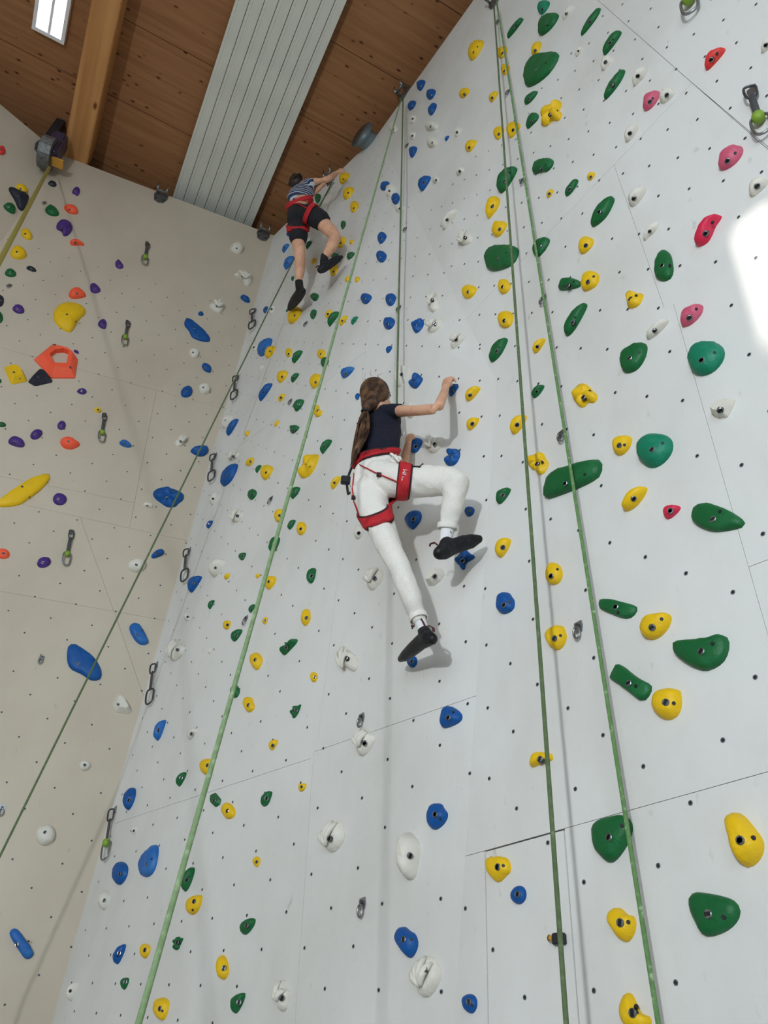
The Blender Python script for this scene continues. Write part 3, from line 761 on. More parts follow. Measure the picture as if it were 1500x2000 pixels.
g 1348,1385 1360,1340 1440,1308 1438,1350 1400,1420 1370,1445
@ 500 1500
y -20,545 -10,520 10,515 32,545 10,585 -10,570
g 22,200 40,150 75,135 98,138 90,175 70,220 30,225
y 248,110 255,88 298,90 295,115 270,140 252,135
w* 363,395 380,370 425,380 455,350 460,310 490,300 510,330 530,390 510,450 445,500 400,470 370,430
w 835,460 838,390 870,358 900,390 945,420 965,470 955,570 940,640 905,660 865,630 855,560
b 1000,300 1010,230 1040,205 1085,205 1100,240 1130,265 1120,310 1080,350 1040,365 1010,340
b 812,980 830,940 865,923 900,955 935,970 955,1020 945,1075 905,1125 870,1085 820,1020
w* 905,1240 935,1170 970,1110 1010,1090 1060,1130 1093,1190 1085,1250 1020,1340 960,1340 945,1300
b 1203,1370 1215,1335 1255,1318 1295,1345 1300,1400 1270,1445 1225,1425
w* 105,1350 120,1270 145,1230 160,1290 210,1305 195,1370 185,1410 140,1430 115,1400
y 1348,590 1350,530 1380,515 1460,520 1490,545 1500,610 1470,630 1420,680 1380,640|yellow hold at the top left corner of the narrow hatch door
@ 1000 1500
b -10,750 0,715 30,685 70,695 90,740 75,785 40,802 0,785|round blue hold on the narrow hatch door
g~ 470,380 485,330 530,295 640,273 680,285 710,330 712,360 690,440 600,562 545,545 490,470|big green rounded-triangle hold partly behind the right-hand rope
y 557,900 560,850 600,815 640,820 680,865 722,865 733,920 715,990 670,1030 620,990 600,950
y 630,1400 650,1330 685,1308 710,1340 735,1400 760,1445 820,1455 822,1510 780,1560 680,1530 640,1480
y 1252,310 1265,270 1310,255 1355,275 1420,350 1480,425 1480,500 1440,560 1380,590 1330,550 1290,460|large tall yellow hold at the lower right edge
g~ 1037,780 1050,740 1085,723 1280,758 1330,800 1345,850 1320,910 1260,960 1160,995 1110,975 1065,880|big green rounded-triangle hold at the lower right, fully in view
'''
def chaikin(p, it=2, w=0.25):
    for _ in range(it):
        q = []
        for i in range(len(p)):
            a, b = p[i], p[(i + 1) % len(p)]; q += [a.lerp(b, w), a.lerp(b, 1 - w)]
        p = q
    return p
def resample(p, n):
    L = [(p[(i + 1) % len(p)] - p[i]).length for i in range(len(p))]; T = sum(L); out = []; i = 0; acc = 0
    for k in range(n):
        t = T * k / n
        while acc + L[i] < t and i < len(p) - 1: acc += L[i]; i += 1
        out.append(p[i].lerp(p[(i + 1) % len(p)], (t - acc) / max(L[i], 1e-9)))
    return out
# one bolt head shared by every hold
bm = bmesh.new()
bm_tube(bm, [Vector((0, 0, -0.012)), Vector((0, 0, 0.0)), Vector((0, 0, 0.0016)), Vector((0, 0, 0.0016)), Vector((0, 0, -0.003)), Vector((0, 0, -0.003))], [1.0, 1.0, 0.82, 0.60, 0.55, 0.02], 14, cap=False)
for v in bm.verts: v.co.x, v.co.y = v.co.x * 0.0105, v.co.y * 0.0105
bm.faces.ensure_lookup_table()
for f in bm.faces:
    r = math.hypot(*f.calc_center_median().xy); f.material_index = 1 if (r < 0.0052 or r > 0.0101) else 0
BOLT = mesh_bm(bm); BOLT.materials.append(M['steel']); BOLT.materials.append(M['socket'])
bm = bmesh.new(); bm_tube(bm, [Vector((0, 0, -0.006)), Vector((0, 0, 0.0012)), Vector((0, 0, 0.0012))], [0.0052, 0.0052, 0.0001], 10, cap=False)
SCREW = mesh_bm(bm); SCREW.materials.append(M['socket'])
HOLDS = []
rnd = random.Random(3)
def make_hold(code, flags, poly):
    cx = sum(p[0] for p in poly) / len(poly); cy = sum(p[1] for p in poly) / len(poly)
    k = facet(cx, cy); u, v, n = axes(k); base = pix(cx, cy, k=k)
    D = (CAM - base).dot(n); s3 = (base - CAM); s = Vector((s3.dot(u), s3.dot(v))) / D; sl = s.length; sd = s / sl
    Q = [Vector(((P - base).dot(u), (P - base).dot(v))) for P in (pix(x, y, k=k) for x, y in poly)]
    if '!' in flags: Q = chaikin(Q, 1, 0.10); N = len(Q)
    else: Q = chaikin(Q, 1 if '*' in flags else 2); N = 44 if '*' in flags else 26
    pd = Vector((-sd.y, sd.x))
    a = [q.dot(sd) for q in Q]; b_ = [q.dot(pd) for q in Q]
    L = (max(a) - min(a)) / 2; Lp = (max(b_) - min(b_)) / 2; mid = (max(b_) + min(b_)) / 2
    kdep = 0.42 if '~' in flags else 0.85 if code == 'w' else 0.68
    c = kdep * min(Lp, 0.075) + 0.006
    kk = c * sl
    lim = 4 * L * max(L - 0.5 * Lp, 0.12 * L)
    if kk * kk > lim: kk = math.sqrt(lim); c = max(kk / sl, 0.010); kk = c * sl
    L2 = max(L - kk * kk / (4 * L), 0.35 * L)
    f = L2 / L; a0 = min(a)
    B = [sd * (a0 + (q.dot(sd) - a0) * f) + pd * q.dot(pd) for q in Q]
    if '!' not in flags: B = resample(B, N)
    cen = sum(B, Vector((0, 0))) / N
    if '!' in flags: lev = [(1.0, 0.0), (1.0, 0.10), (0.62, 0.95)]
    elif '~' in flags: lev = [(1.0, 0.0), (1.0, 0.22), (0.96, 0.5), (0.86, 0.76), (0.66, 0.93), (0.35, 1.0)]
    elif code == 'w' and '*' in flags: lev = [(1.0, 0.0), (1.0, 0.14), (0.96, 0.36), (0.88, 0.58), (0.78, 0.74), (0.66, 0.86), (0.54, 0.93), (0.42, 0.97), (0.30, 0.99), (0.16, 1.0)]
    else: lev = [(1.0, 0.0), (1.0, 0.12), (0.95, 0.36), (0.84, 0.62), (0.66, 0.83), (0.42, 0.96), (0.18, 1.0)]
    bm = bmesh.new(); rings = []; ph = rnd.random() * 6.28; lob = rnd.choice((3, 4, 5)); sd0 = Vector((rnd.random() * 50, rnd.random() * 50, 0))
    for li, (rf, hf) in enumerate(lev):
        ring = []
        for i, q in enumerate(B):
            d = q - cen; th = math.atan2(d.y, d.x); r_ = rf; h_ = hf
            if code == 'w' and '*' in flags and li > 1:
                # finger-like ridges fanning up from a heel at the lower edge
                pv = cen + Vector((0.15 * Lp, -1.15 * L2)); e = cen + d * rf - pv; w = 0.5 + 0.5 * math.cos(math.atan2(e.y, e.x) * 8.5 + ph); far = min(1.0, e.length / (1.3 * L2))
                h_ *= 0.74 * (1 - 0.25 * (1 - w) * far)
            elif '*' in flags and li > 0:
                w = 0.5 + 0.5 * math.cos(lob * th + ph); r_ *= 1 - 0.26 * (1 - w) * (hf > 0.2); h_ *= 0.60 + 0.55 * w * min(1, rf * 1.3)
            elif li > 1 and '!' not in flags:
                z = noise.noise(sd0 + Vector((d.x * rf, d.y * rf, hf * 0.03)) * 38); r_ *= 1 + 0.07 * z; h_ *= 1 + 0.10 * z
            p2 = cen + d * r_; ring.append(bm.verts.new(Vector((p2.x, p2.y, c * h_ - 0.003 * (li == 0)))))
        rings.append(ring)
    for A, B2 in zip(rings, rings[1:]):
        for i in range(len(A)): bm.faces.new((A[i], A[(i + 1) % N], B2[(i + 1) % N], B2[i]))
    if '!' in flags: bm.faces.new(rings[-1])
    else:
        vtop = bm.verts.new(Vector((cen.x, cen.y, c * (0.72 if code == 'w' and '*' in flags else 0.80 if '*' in flags else 0.985))))
        for i in range(N): bm.faces.new((rings[-1][i], rings[-1][(i + 1) % N], vtop))
    if code == 'w' and '*' in flags:
        heel = cen + Vector((0.05 * Lp, -0.55 * L2)); nf = 4 if len(poly) > 8 else 3; off_ = rnd.uniform(-12, 12)
        for i in range(nf):
            t = math.radians(152 - i * 112 / (nf - 1) + off_); dn = Vector((math.cos(t), math.sin(t)))
            q = max(B, key=lambda z: (z - cen).normalized().dot(dn)); tip = cen + (q - cen) * 0.90; rf_ = 0.24 * Lp * (0.9 + 0.25 * rnd.random()) * (3.4 / nf)
            P3 = []
            for j in range(8):
                f = j / 7; p2 = heel.lerp(tip, f); P3.append(Vector((p2.x, p2.y, c * (0.42 + 0.62 * math.sin(math.pi * (0.18 + 0.62 * f)) - 0.30 * f * f))))
            bm_tube(bm, P3, [rf_ * w_ for w_ in (0.55, 0.8, 0.95, 1.0, 1.0, 0.95, 0.78, 0.35)], 10)
    me = mesh_bm(bm, '!' not in flags)
    o = empty('climbing_hold'); R = Matrix((u, v, n)).transposed().to_4x4(); o.matrix_world = Matrix.Translation(base) @ R
    link('hold_body', me, HM[code], o)
    w_px = max(max(p[0] for p in poly) - min(p[0] for p in poly), max(p[1] for p in poly) - min(p[1] for p in poly))
    if w_px > 15:
        def hgt(fr):
            for (r0, h0), (r1, h1) in zip(lev[1:], lev[2:]):
                if r1 <= fr <= r0: return c * (h0 + (h1 - h0) * (r0 - fr) / max(r0 - r1, 1e-6))
            return c * lev[-1][1]
        # where the bolt shows in the outline: mostly upper left of the middle; step back down the dome to find its seat
        qc = sum(Q, Vector((0, 0))) / len(Q); am = math.radians(rnd.uniform(105, 215)); ext = min(L, Lp)
        def seat(T, fl):
            bp, hh = T, 0.5 * c
            for _ in range(6):
                bp = T - s * hh; d = bp - cen
                e = max((q - cen).length * max(0.0, (q - cen).normalized().dot(d.normalized())) for q in B) if d.length > 1e-5 else 1
                fr = min(d.length / max(e, 1e-4), 0.82); bp = cen + (d.normalized() * (e * fr) if d.length > 1e-5 else d); hh = hgt(max(fr, 0.02)) * fl
            return bp, hh
        fl = 1.06 if code == 'w' and '*' in flags else 0.82 if '*' in flags else 1.0
        bp, hh = seat(qc + Vector((math.cos(am), math.sin(am))) * (ext * rnd.uniform(0.12, 0.38)), fl)
        sc = min(1.0, 0.36 * min(L2, Lp) / 0.0105)
        bo = link('bolt', BOLT, None, o); bo.location = (bp.x, bp.y, hh + 0.001); bo.scale = (sc, sc, 1)
        def lean(bo, bp):
            d = bp - cen
            if d.length < 1e-4: return
            dn = d.normalized(); e = max((q - cen).length * max(0.0, (q - cen).normalized().dot(dn)) for q in B); f0 = d.length / e
            sl_ = (hgt(max(f0 - 0.12, 0.0)) - hgt(min(f0 + 0.12, 0.97))) / (0.24 * e)
            bo.rotation_mode = 'QUATERNION'; bo.rotation_quaternion = Vector((dn.x * sl_, dn.y * sl_, 1)).to_track_quat('Z', 'Y')
        lean(bo, bp)
        if w_px > 40 and code != 'w':
            am += math.radians(rnd.uniform(140, 220)); bp, hh = seat(qc + Vector((math.cos(am), math.sin(am))) * (ext * 0.55), fl)
            bo = link('screw_hole', SCREW, None, o); bo.location = (bp.x, bp.y, hh + 0.0006); bo.scale = (sc, sc, 1); lean(bo, bp)
    return o, cx, cy, w_px, max(L2, Lp) / min(L2, Lp), k
ox = oy = 0
for ln in DATA.strip().split('\n'):
    if ln[0] == '@': ox, oy = map(int, ln.split()[1:]); continue
    body, _, lab = ln.partition('|'); tk = body.split(); code, flags = tk[0][0], tk[0][1:]
    poly = [(ox + float(t.split(',')[0]) / 3, oy + float(t.split(',')[1]) / 3) for t in tk[1:]]
    o, cx, cy, w, asp, k = make_hold(code, flags, poly)
    HOLDS.append([o, HC[code][0], cx, cy, w, asp, lab, flags])
ORD = 'first second third fourth fifth sixth seventh eighth ninth tenth eleventh twelfth thirteenth fourteenth fifteenth sixteenth seventeenth eighteenth nineteenth twentieth'.split()
def strip(x, y):
    if x < 380 - 0.282 * (y - 1000): return 'on the left wall'
    if x < 783 - (y - 195) * 0.2842: return 'between corner and leaning rope'
    if x < 963 + 0.0708 * (y - 8): return 'between leaning rope and twin ropes'
    return 'from twin ropes to right edge'
cols = {}
for h in HOLDS: cols.setdefault((h[1], strip(h[2], h[3])), []).append(h)
for (c_, st), L in cols.items():
    L.sort(key=lambda h: h[3]); n = len(L)
    for i, h in enumerate(L):
        size = 'large ' if h[4] > 55 else 'small ' if h[4] < 20 else ''
        shp = 'knobbly' if '*' in h[7] else 'angular' if '!' in h[7] else 'rounded' if h[5] < 1.3 else 'oval' if h[5] < 1.8 else 'slim'
        if n == 1: pos = 'the only %s one' % c_
        elif i < (n + 1) // 2: pos = '%s %s one from the top' % (ORD[i], c_)
        else: pos = '%s %s one from the bottom' % (ORD[n - 1 - i], c_)
        tag(h[0], h[6] or '%s%s %s hold, %s %s' % (size, c_, shp, pos, st), 'climbing hold', '%s climbing holds' % c_)
# orange pentagon ring
PO = [(200, 610), (310, 520), (420, 560), (455, 610), (438, 718), (300, 718)]
PI_ = [(288, 598), (325, 570), (372, 566), (402, 578), (388, 652), (318, 650)]
k = facet(110, 710); u, v, n = axes(k); base = pix(110, 710, k=k)
to3 = lambda q, h: (q[0], q[1], h)
P2 = lambda L, s=1.0: [((pix(x / 3, 500 + y / 3, k=k) - base).dot(u), (pix(x / 3, 500 + y / 3, k=k) - base).dot(v)) for x, y in L]
out, inn = P2(PO), P2(PI_)
mo = [(a[0] * 0.42 + b[0] * 0.58, a[1] * 0.42 + b[1] * 0.58) for a, b in zip(out, inn)]
lift = (base - CAM); lv = -lift.dot(v) / (CAM - base).dot(n)
bm = bmesh.new(); lay = []
for L, h in ((out, 0.0), (out, 0.012), (mo, 0.06), (inn, 0.055), (inn, 0.0)):
    lay.append([bm.verts.new((q[0], q[1], h)) for q in L])
for A, B_ in zip(lay, lay[1:]):
    for i in range(6): bm.faces.new((A[i], A[(i + 1) % 6], B_[(i + 1) % 6], B_[i]))
o = empty('climbing_hold'); o.matrix_world = Matrix.Translation(base) @ Matrix((u, v, n)).transposed().to_4x4()
link('hold_body', mesh_bm(bm), HM['o'], o); tag(o, 'big orange pentagon ring hold with a hole through it', 'climbing hold', 'orange climbing holds')
for q in (mo[1], mo[4]):
    bo = link('bolt', BOLT, None, o); bo.location = (q[0], q[1], 0.060)
# ------------------------------------------------------------------ added key light, no known fixture, behind the camera (throws the crisp shadows)
fl = Vector((-2.7, -5.15, 2.1)); aim = (Vector((0.6, 1.9, 3.6)) - fl).normalized()
fo = empty('added_key_light', fl); tag(fo, 'added unseen key light on the window wall behind the camera', 'added light')
bm = bmesh.new(); bm_tube(bm, [fl - aim * 0.22, fl - aim * 0.12, fl], [0.06, 0.2, 0.24], 20, cap=False)
link('reflector', mesh_bm(bm, True), M['darksteel'], fo).matrix_parent_inverse = Matrix.Translation(-fl)
bm = bmesh.new(); bm_tube(bm, [fl - aim * 0.2, fl - aim * 0.2 + Vector((-0.15, -0.25, 0.0))], 0.025, 8)
link('bracket', mesh_bm(bm, True), M['darksteel'], fo).matrix_parent_inverse = Matrix.Translation(-fl)
ll = bpy.data.lights.new('added_key', 'AREA'); ll.shape = 'DISK'; ll.size = 0.30; ll.energy = ADDED_KEY_POWER; ll.color = (0.92, 0.97, 1.0)
lo = bpy.data.objects.new('added_key_disk', ll); COL.objects.link(lo); lo.location = fl; lo.rotation_euler = aim.to_track_quat('-Z', 'Y').to_euler()
lo.parent = fo; lo.matrix_parent_inverse = Matrix.Translation(-fl)

# ------------------------------------------------------------------ ropes
def ropemat(name, a, b_, c):
    m = bpy.data.materials.new(name); m.use_nodes = True; nt = m.node_tree; B = nt.nodes['Principled BSDF']; N = nt.nodes.new; Lk = nt.links.new
    B.inputs['Roughness'].default_value = 0.85; tc = N('ShaderNodeTexCoord')
    v_ = N('ShaderNodeTexVoronoi'); v_.inputs['Scale'].default_value = 150; Lk(tc.outputs['Object'], v_.inputs['Vector'])
    n_ = N('ShaderNodeTexNoise'); n_.inputs['Scale'].default_value = 60; Lk(tc.outputs['Object'], n_.inputs['Vector'])
    rp_ = N('ShaderNodeValToRGB'); e = rp_.color_ramp.elements; e[0].position = 0.35; e[0].color = a; e[1].position = 0.6; e[1].color = b_
    x = e.new(0.74); x.color = c; Lk(n_.outputs['Fac'], rp_.inputs['Fac']); Lk(rp_.outputs['Color'], B.inputs['Base Color'])
    bp = N('ShaderNodeBump'); bp.inputs['Strength'].default_value = 0.3; bp.inputs['Distance'].default_value = 0.002; Lk(v_.outputs['Distance'], bp.inputs['Height']); Lk(bp.outputs['Normal'], B.inputs['Normal'])
    return m
M['rope_green'] = ropemat('green_rope', srgb(92, 130, 76), srgb(104, 142, 88), srgb(176, 200, 162))
M['rope_olive'] = ropemat('olive_rope', srgb(84, 102, 66), srgb(94, 112, 76), srgb(116, 132, 96))
M['rope_pale'] = ropemat('pale_green_rope', srgb(116, 142, 98), srgb(130, 156, 112), srgb(156, 178, 140))
def ray_at(px, py, dist): return CAM + ray(px, py) * dist
def rope(pts, r, m, label, n=8):
    P = []
    for a, b in zip(pts, pts[1:]):
        P += [a.lerp(b, t / 12) for t in range(12)]
    P.append(pts[-1])
    bm = bmesh.new(); bm_tube(bm, P, r, n)
    o = link('climbing_rope', mesh_bm(bm, True), m); tag(o, label, 'rope', 'green climbing ropes'); return o
def to_floor(a, b):
    """carry the line on below the frame to hand height, then let it drop"""
    d = (b - a).normalized(); e = b + d * 0.5
    return [e, Vector((e.x, e.y, 0.02))]
aR = pix(964, 4, 0.105, 'F2u'); aC = pix(785, 188, 0.105, 'F2u'); aB = pix(648, 356, 0.10, 'T1')
eb = pix(1106, 2000, 0.26); ec = pix(1286, 2000, 0.07)
rope([aR + Vector((0, 0, 0.0)), eb] + to_floor(aR, eb), 0.0062, M['rope_olive'], 'dark olive strand, left of the twin ropes hanging from the top right anchor')
aR2 = aR + u2 * 0.03
rope([aR2, ec] + to_floor(aR2, ec), 0.0062, M['rope_green'], 'flecked green strand, right of the twin ropes hanging from the top anchor')
eC = ray_at(268, 2008, 1.6)
rope([aC, eC] + to_floor(aC, eC), 0.0060, M['rope_pale'], 'pale green rope leaning from the centre anchor to the bottom left')
GH = pix(778, 870, 0.16, 'Qa')
rope([aC + u2 * 0.02, pix(775, 780, 0.12, 'Qa'), GH], 0.0058, M['rope_olive'], 'dark green rope running straight down behind the girl\'s head')
eL = ray_at(-4, 1680, 4.6)
rope([aB, eL] + to_floor(aB, eL), 0.0062, M['rope_olive'], 'green rope slanting from the upper climber down to the left edge')
rope([aB + Vector((0.02, 0, 0)), pix(617, 412, 0.16, 'T1')], 0.0055, M['rope_olive'], 'short green rope from the top anchor to the upper climber\'s harness')

# ------------------------------------------------------------------ auto belay on the left wall
p0 = pix(97, 326, 0.22, 'L'); p1 = ray_at(-6, 520, 5.2)
ab_ = empty('auto_belay', p0); tag(ab_, 'dark auto-belay device with olive webbing strap beside the ceiling beam', 'auto belay')
def pk(name, bm, m, par, smooth=False):
    bpy.context.view_layer.update()
    o = link(name, mesh_bm(bm, smooth), m); o.parent = par; o.matrix_parent_inverse = par.matrix_world.inverted(); return o
bm = bmesh.new(); d_ = (p1 - p0).normalized()
bm_tube(bm, [p0, p1, p0 + d_ * ((p0.z - 0.4) / -d_.z)], 0.016, 8, flat=0.22); pk('strap', bm, M['strap'], ab_)
uu, vv, nn = axes('L'); Rl = Matrix((uu, vv, nn)).transposed()
c_ = pix(108, 290, 0.22, 'L')
bm = bmesh.new(); bm_box(bm, c_, 0.075, 0.20, 0.10, Rl); bmesh.ops.bevel(bm, geom=bm.edges[:], offset=0.025, segments=3, affect='EDGES'); pk('housing', bm, M['housing'], ab_)
c2 = pix(91, 298, 0.22, 'L')
bm = bmesh.new(); bm_tube(bm, [c2 - uu * 0.05, c2 + uu * 0.07], 0.17, 24); pk('drum', bm, M['zinc'], ab_)
c3 = pix(112, 318, 0.20, 'L')
bm = bmesh.new(); bm_box(bm, c3, 0.06, 0.012, 0.05, Rl); pk('base_lip', bm, M['ochre'], ab_)
c4 = pix(115, 247, 0.18, 'L')
bm = bmesh.new(); bm_box(bm, c4, 0.045, 0.30, 0.05, Rl); pk('mounting_arm', bm, M['black'], ab_)
c5 = pix(112, 272, 0.30, 'L')
bm = bmesh.new(); bm_tube(bm, [c5 + uu * (0.045 * math.cos(t)) + vv * (0.05 * math.sin(t)) for t in [i * math.pi / 6 for i in range(12)]], 0.012, 8, closed=True); pk('shackle', bm, M['steel'], ab_, True)

# ------------------------------------------------------------------ hardware prototypes (local: x right, y up, z out of the wall)
def ringpts(w, h, n=16, cy=0.0, z=0.0, pw=1.0):
    return [Vector((w * math.cos(2 * math.pi * i / n), cy + h * math.sin(2 * math.pi * i / n), z)) for i in range(n)]
def carabiner(cy, h, w, z, tilt=0.0, r=0.0045):
    bm = bmesh.new()
    P = [Vector((-w * 0.75, h, 0)), Vector((w * 0.1, h * 1.08, 0)), Vector((w, h * 0.78, 0)), Vector((w * 1.05, h * 0.1, 0)), Vector((w * 0.9, -h * 0.75, 0)), Vector((w * 0.2, -h, 0)), Vector((-w * 0.5, -h * 0.9, 0)), Vector((-w * 0.85, -h * 0.5, 0)), Vector((-w * 0.95, h * 0.4, 0))]
    q = []
    for i in range(len(P)):
        a, b, c, d = P[i - 1], P[i], P[(i + 1) % len(P)], P[(i + 2) % len(P)]
        for t in (0, 0.33, 0.66):
            q.append(0.5 * ((2 * b) + (c - a) * t + (2 * a - 5 * b + 4 * c - d) * t * t + (3 * b - a - 3 * c + d) * t ** 3))
    R = Matrix.Rotation(tilt, 3, 'Y')
    bm_tube(bm, [R @ v_ + Vector((0, cy, z)) for v_ in q], r, 7, closed=True)
    return bm
def proto_hanger():
    e = empty('bolt_hanger')
    bm = bmesh.new(); pts = [(-0.016, 0.022), (0.016, 0.022), (0.019, 0.0), (0.013, -0.02), (-0.013, -0.02), (-0.019, 0.0)]
    bm_prism(bm, [Vector((x, y, 0.001)) for x, y in pts], Vector((0, 0, 0.004))); link('plate', mesh_bm(bm), M['steel'], e)
    bm = bmesh.new(); bm_tube(bm, ringpts(0.013, 0.022, 16, -0.026, 0.016), 0.0042, 7, closed=True); link('eye', mesh_bm(bm, True), M['steel'], e)
    bm = bmesh.new(); bm_tube(bm, [Vector((0, 0.006, 0.0)), Vector((0, 0.006, 0.012))], 0.008, 6); link('bolt', mesh_bm(bm), M['darksteel'], e)
    return e
def proto_draw(green):
    e = empty('quickdraw')
    bm = bmesh.new(); bm_prism(bm, [Vector((x, y, 0.001)) for x, y in ((-0.016, 0.02), (0.016, 0.02), (0.016, -0.02), (-0.016, -0.02))], Vector((0, 0, 0.004))); link('hanger_plate', mesh_bm(bm), M['steel'], e)
    bm = carabiner(-0.035, 0.034, 0.018, 0.022, 0.5); link('carabiner', mesh_bm(bm, True), M['darksteel'], e)
    bm = bmesh.new(); bm_tube(bm, [Vector((0, -0.058, 0.022)), Vector((0, -0.12, 0.022)), Vector((0, -0.185, 0.022))], 0.0115, 8, flat=0.45); link('sling', mesh_bm(bm, True), M['sling'], e)
    if green:
        bm = bmesh.new(); bm_tube(bm, [Vector((0, -0.172, 0.022)), Vector((0, -0.18, 0.022)), Vector((0, -0.2, 0.022)), Vector((0, -0.212, 0.022))], [0.008, 0.019, 0.019, 0.01], 10); link('keeper', mesh_bm(bm, True), M['keeper'], e)
    bm = carabiner(-0.235, 0.048, 0.026, 0.022, 0.3, 0.005); link('carabiner', mesh_bm(bm, True), M['darksteel'] if not green else M['steel'], e)
    return e
def proto_anchor():
    e = empty('top_anchor')
    bm = bmesh.new(); pts = [(-0.08, 0.11), (0.08, 0.11), (0.09, 0.02), (0.06, -0.09), (0, -0.12), (-0.06, -0.09), (-0.09, 0.02)]
    bm_prism(bm, [Vector((x, y, 0.002)) for x, y in pts], Vector((0, 0, 0.012))); link('plate', mesh_bm(bm), M['zinc'], e)
    for s in (-1, 1):
        bm = bmesh.new(); bm_tube(bm, [Vector((s * 0.06, 0.05, 0.01)), Vector((s * 0.06, 0.05, 0.10)), Vector((s * 0.06, 0.08, 0.12)), Vector((s * 0.06, 0.14, 0.12))], 0.013, 8); link('prong', mesh_bm(bm, True), M['steel'], e)
    bm = bmesh.new(); bm_tube(bm, [Vector((-0.07, 0.05, 0.08)), Vector((0.07, 0.05, 0.08))], 0.018, 10); link('crossbar', mesh_bm(bm, True), M['zinc'], e)
    for x, y in ((-0.05, -0.05), (0.05, -0.05)):
        bm = bmesh.new(); bm_tube(bm, [Vector((x, y, 0.012)), Vector((x, y, 0.024))], 0.013, 6); link('bolt', mesh_bm(bm), M['darksteel'], e)
    return e
def place(o, P, k, rot=0.0, sc=1.0):
    u, v, n = axes(k); R = Matrix((u, v, n)).transposed().to_4x4()
    o.matrix_world = Matrix.Translation(P) @ R @ Matrix.Rotation(rot, 4, 'Z') @ Matrix.Diagonal((sc, sc, sc, 1))
QD = [((288, 478), (281, 517), 1, 'topmost of the quickdraws on the left wall, below the ceiling beam'), ((250, 631), (242, 674), 1, 'second quickdraw from the top on the left wall'),
      ((204, 812), (197, 863), 1, 'quickdraw on the left wall above the small blue oval hold'), ((140, 1040), (127, 1104), 1, 'lowest quickdraw on the left wall, beside a purple hold'),
      ((498, 608), (494, 643), 0, 'topmost dark quickdraw down the wall corner'), ((465, 738), (458, 781), 0, 'second dark quickdraw from the top down the wall corner'),
      ((421, 891), (414, 940), 0, 'third dark quickdraw from the top down the wall corner'), ((370, 1076), (361, 1136), 0, 'fourth dark quickdraw from the top down the wall corner'),
      ((306, 1300), (292, 1376), 0, 'dark quickdraw without green keeper, lowest but one down the corner'), ((225, 1583), (204, 1680), 1, 'green-collared quickdraw at the bottom of the wall corner'),
      ((1343, -45), (1352, 28), 1, 'steel quickdraw cut off by the top edge'), ((1470, 178), (1493, 262), 1, 'steel quickdraw with green keeper near the right edge')]
protos = {1: proto_draw(1), 0: proto_draw(0)}; used = set()
for a, b_, g, lab in QD:
    k = facet(*a) if a[1] > 0 else 'F2u'
    A, B_ = pix(*a, k=k), pix(*b_, off=0.02, k=k); u, v, n = axes(k); d = B_ - A
    o = protos[g] if g not in used else copy_tree(protos[g]); used.add(g)
    place(o, A, k, math.atan2(d.dot(u), -d.dot(v)), math.hypot(d.dot(u), d.dot(v)) / 0.285); tag(o, lab, 'quickdraw', 'quickdraws')
hg = [(598, 632, 'steel hanger left of a green hold under the upper climber'), (568, 784, 'steel hanger between blue and green holds near the corner'), (530, 975, 'steel hanger just right of a yellow hold, level with the harness'),
      (481, 1209, 'steel hanger left of the leaning rope above a green oval hold'), (707, 1403, 'bright steel hanger above a white clawed hold'), (411, 1516, 'steel hanger behind the leaning rope near a yellow hold'),
      (1131, 1226, 'bright steel hanger between the twin ropes, lower one'), (1097, 850, 'bright steel hanger between the twin ropes above the long green block'), (1062, 584, 'steel hanger touching the right twin rope high up'),
      (1022, 353, 'steel hanger beside the twin ropes near a green plate hold'), (973, 43, 'topmost steel hanger between the twin ropes'), (993, 180, 'second steel hanger from the top between the twin ropes'),
      (780, 602, 'steel hanger beside the vertical rope above the girl\'s head'), (792, 448, 'steel hanger right of the vertical rope, lower of two high ones'), (796, 284, 'steel hanger beside a blue hold below the centre anchor'),
      (81, 1286, 'steel hanger alone on the left wall beside the blue fin hold'), (4, 1579, 'steel hanger cut by the left edge'), (19, 558, 'steel hanger left of the orange hold high on the left wall'), (87, 396, 'steel hanger above a green hold by the auto-belay strap'),
      (709, 1766, 'dull steel hanger alone at the lower middle')]
ph = proto_hanger()
for i, (x, y, lab) in enumerate(hg):
    k = facet(x, y); o = ph if i == 0 else copy_tree(ph); place(o, pix(x, y, k=k), k, 0.15 * math.sin(i * 2.1), 0.95); tag(o, lab + '', 'hanger', 'steel bolt hangers')
pa = proto_anchor()
for i, (x, y, k, lab) in enumerate([(790, 185, 'F2u', 'steel top anchor holding the leaning centre rope'), (968, 2, 'F2u', 'steel top anchor holding the twin ropes at the top edge'), (648, 352, 'T1', 'steel top anchor behind the upper climber\'s arm'),
                                   (513, 461, 'L', 'steel top anchor at the corner under the metal heating panel'), (313, 387, 'L', 'steel top anchor left of the metal heating panel'), (80, 292, 'LL', 'steel top anchor behind the auto-belay')]):
    o = pa if i == 0 else copy_tree(pa); place(o, pix(x, y, k=k) , k, 0, 0.85); tag(o, lab, 'top anchor', 'top rope anchors')
# lock of the hatch door
k = facet(1095, 1836); P = pix(1095, 1836, k=k); lk_ = empty('door_lock'); place(lk_, P, k); tag(lk_, 'small black lock box with brass knob on the hatch door edge', 'lock')
bm = bmesh.new(); bm_box(bm, (0.006, 0, 0.012), 0.018, 0.014, 0.012); bmesh.ops.bevel(bm, geom=bm.edges[:], offset=0.003, segments=2, affect='EDGES'); link('lock_case', mesh_bm(bm), M['black'], lk_)
bm = bmesh.new(); bm_tube(bm, [Vector((-0.022, 0.004, 0.0)), Vector((-0.022, 0.004, 0.016)), Vector((-0.022, 0.004, 0.02))], [0.005, 0.005, 0.009], 10); link('knob', mesh_bm(bm, True), M['ochre'], lk_)
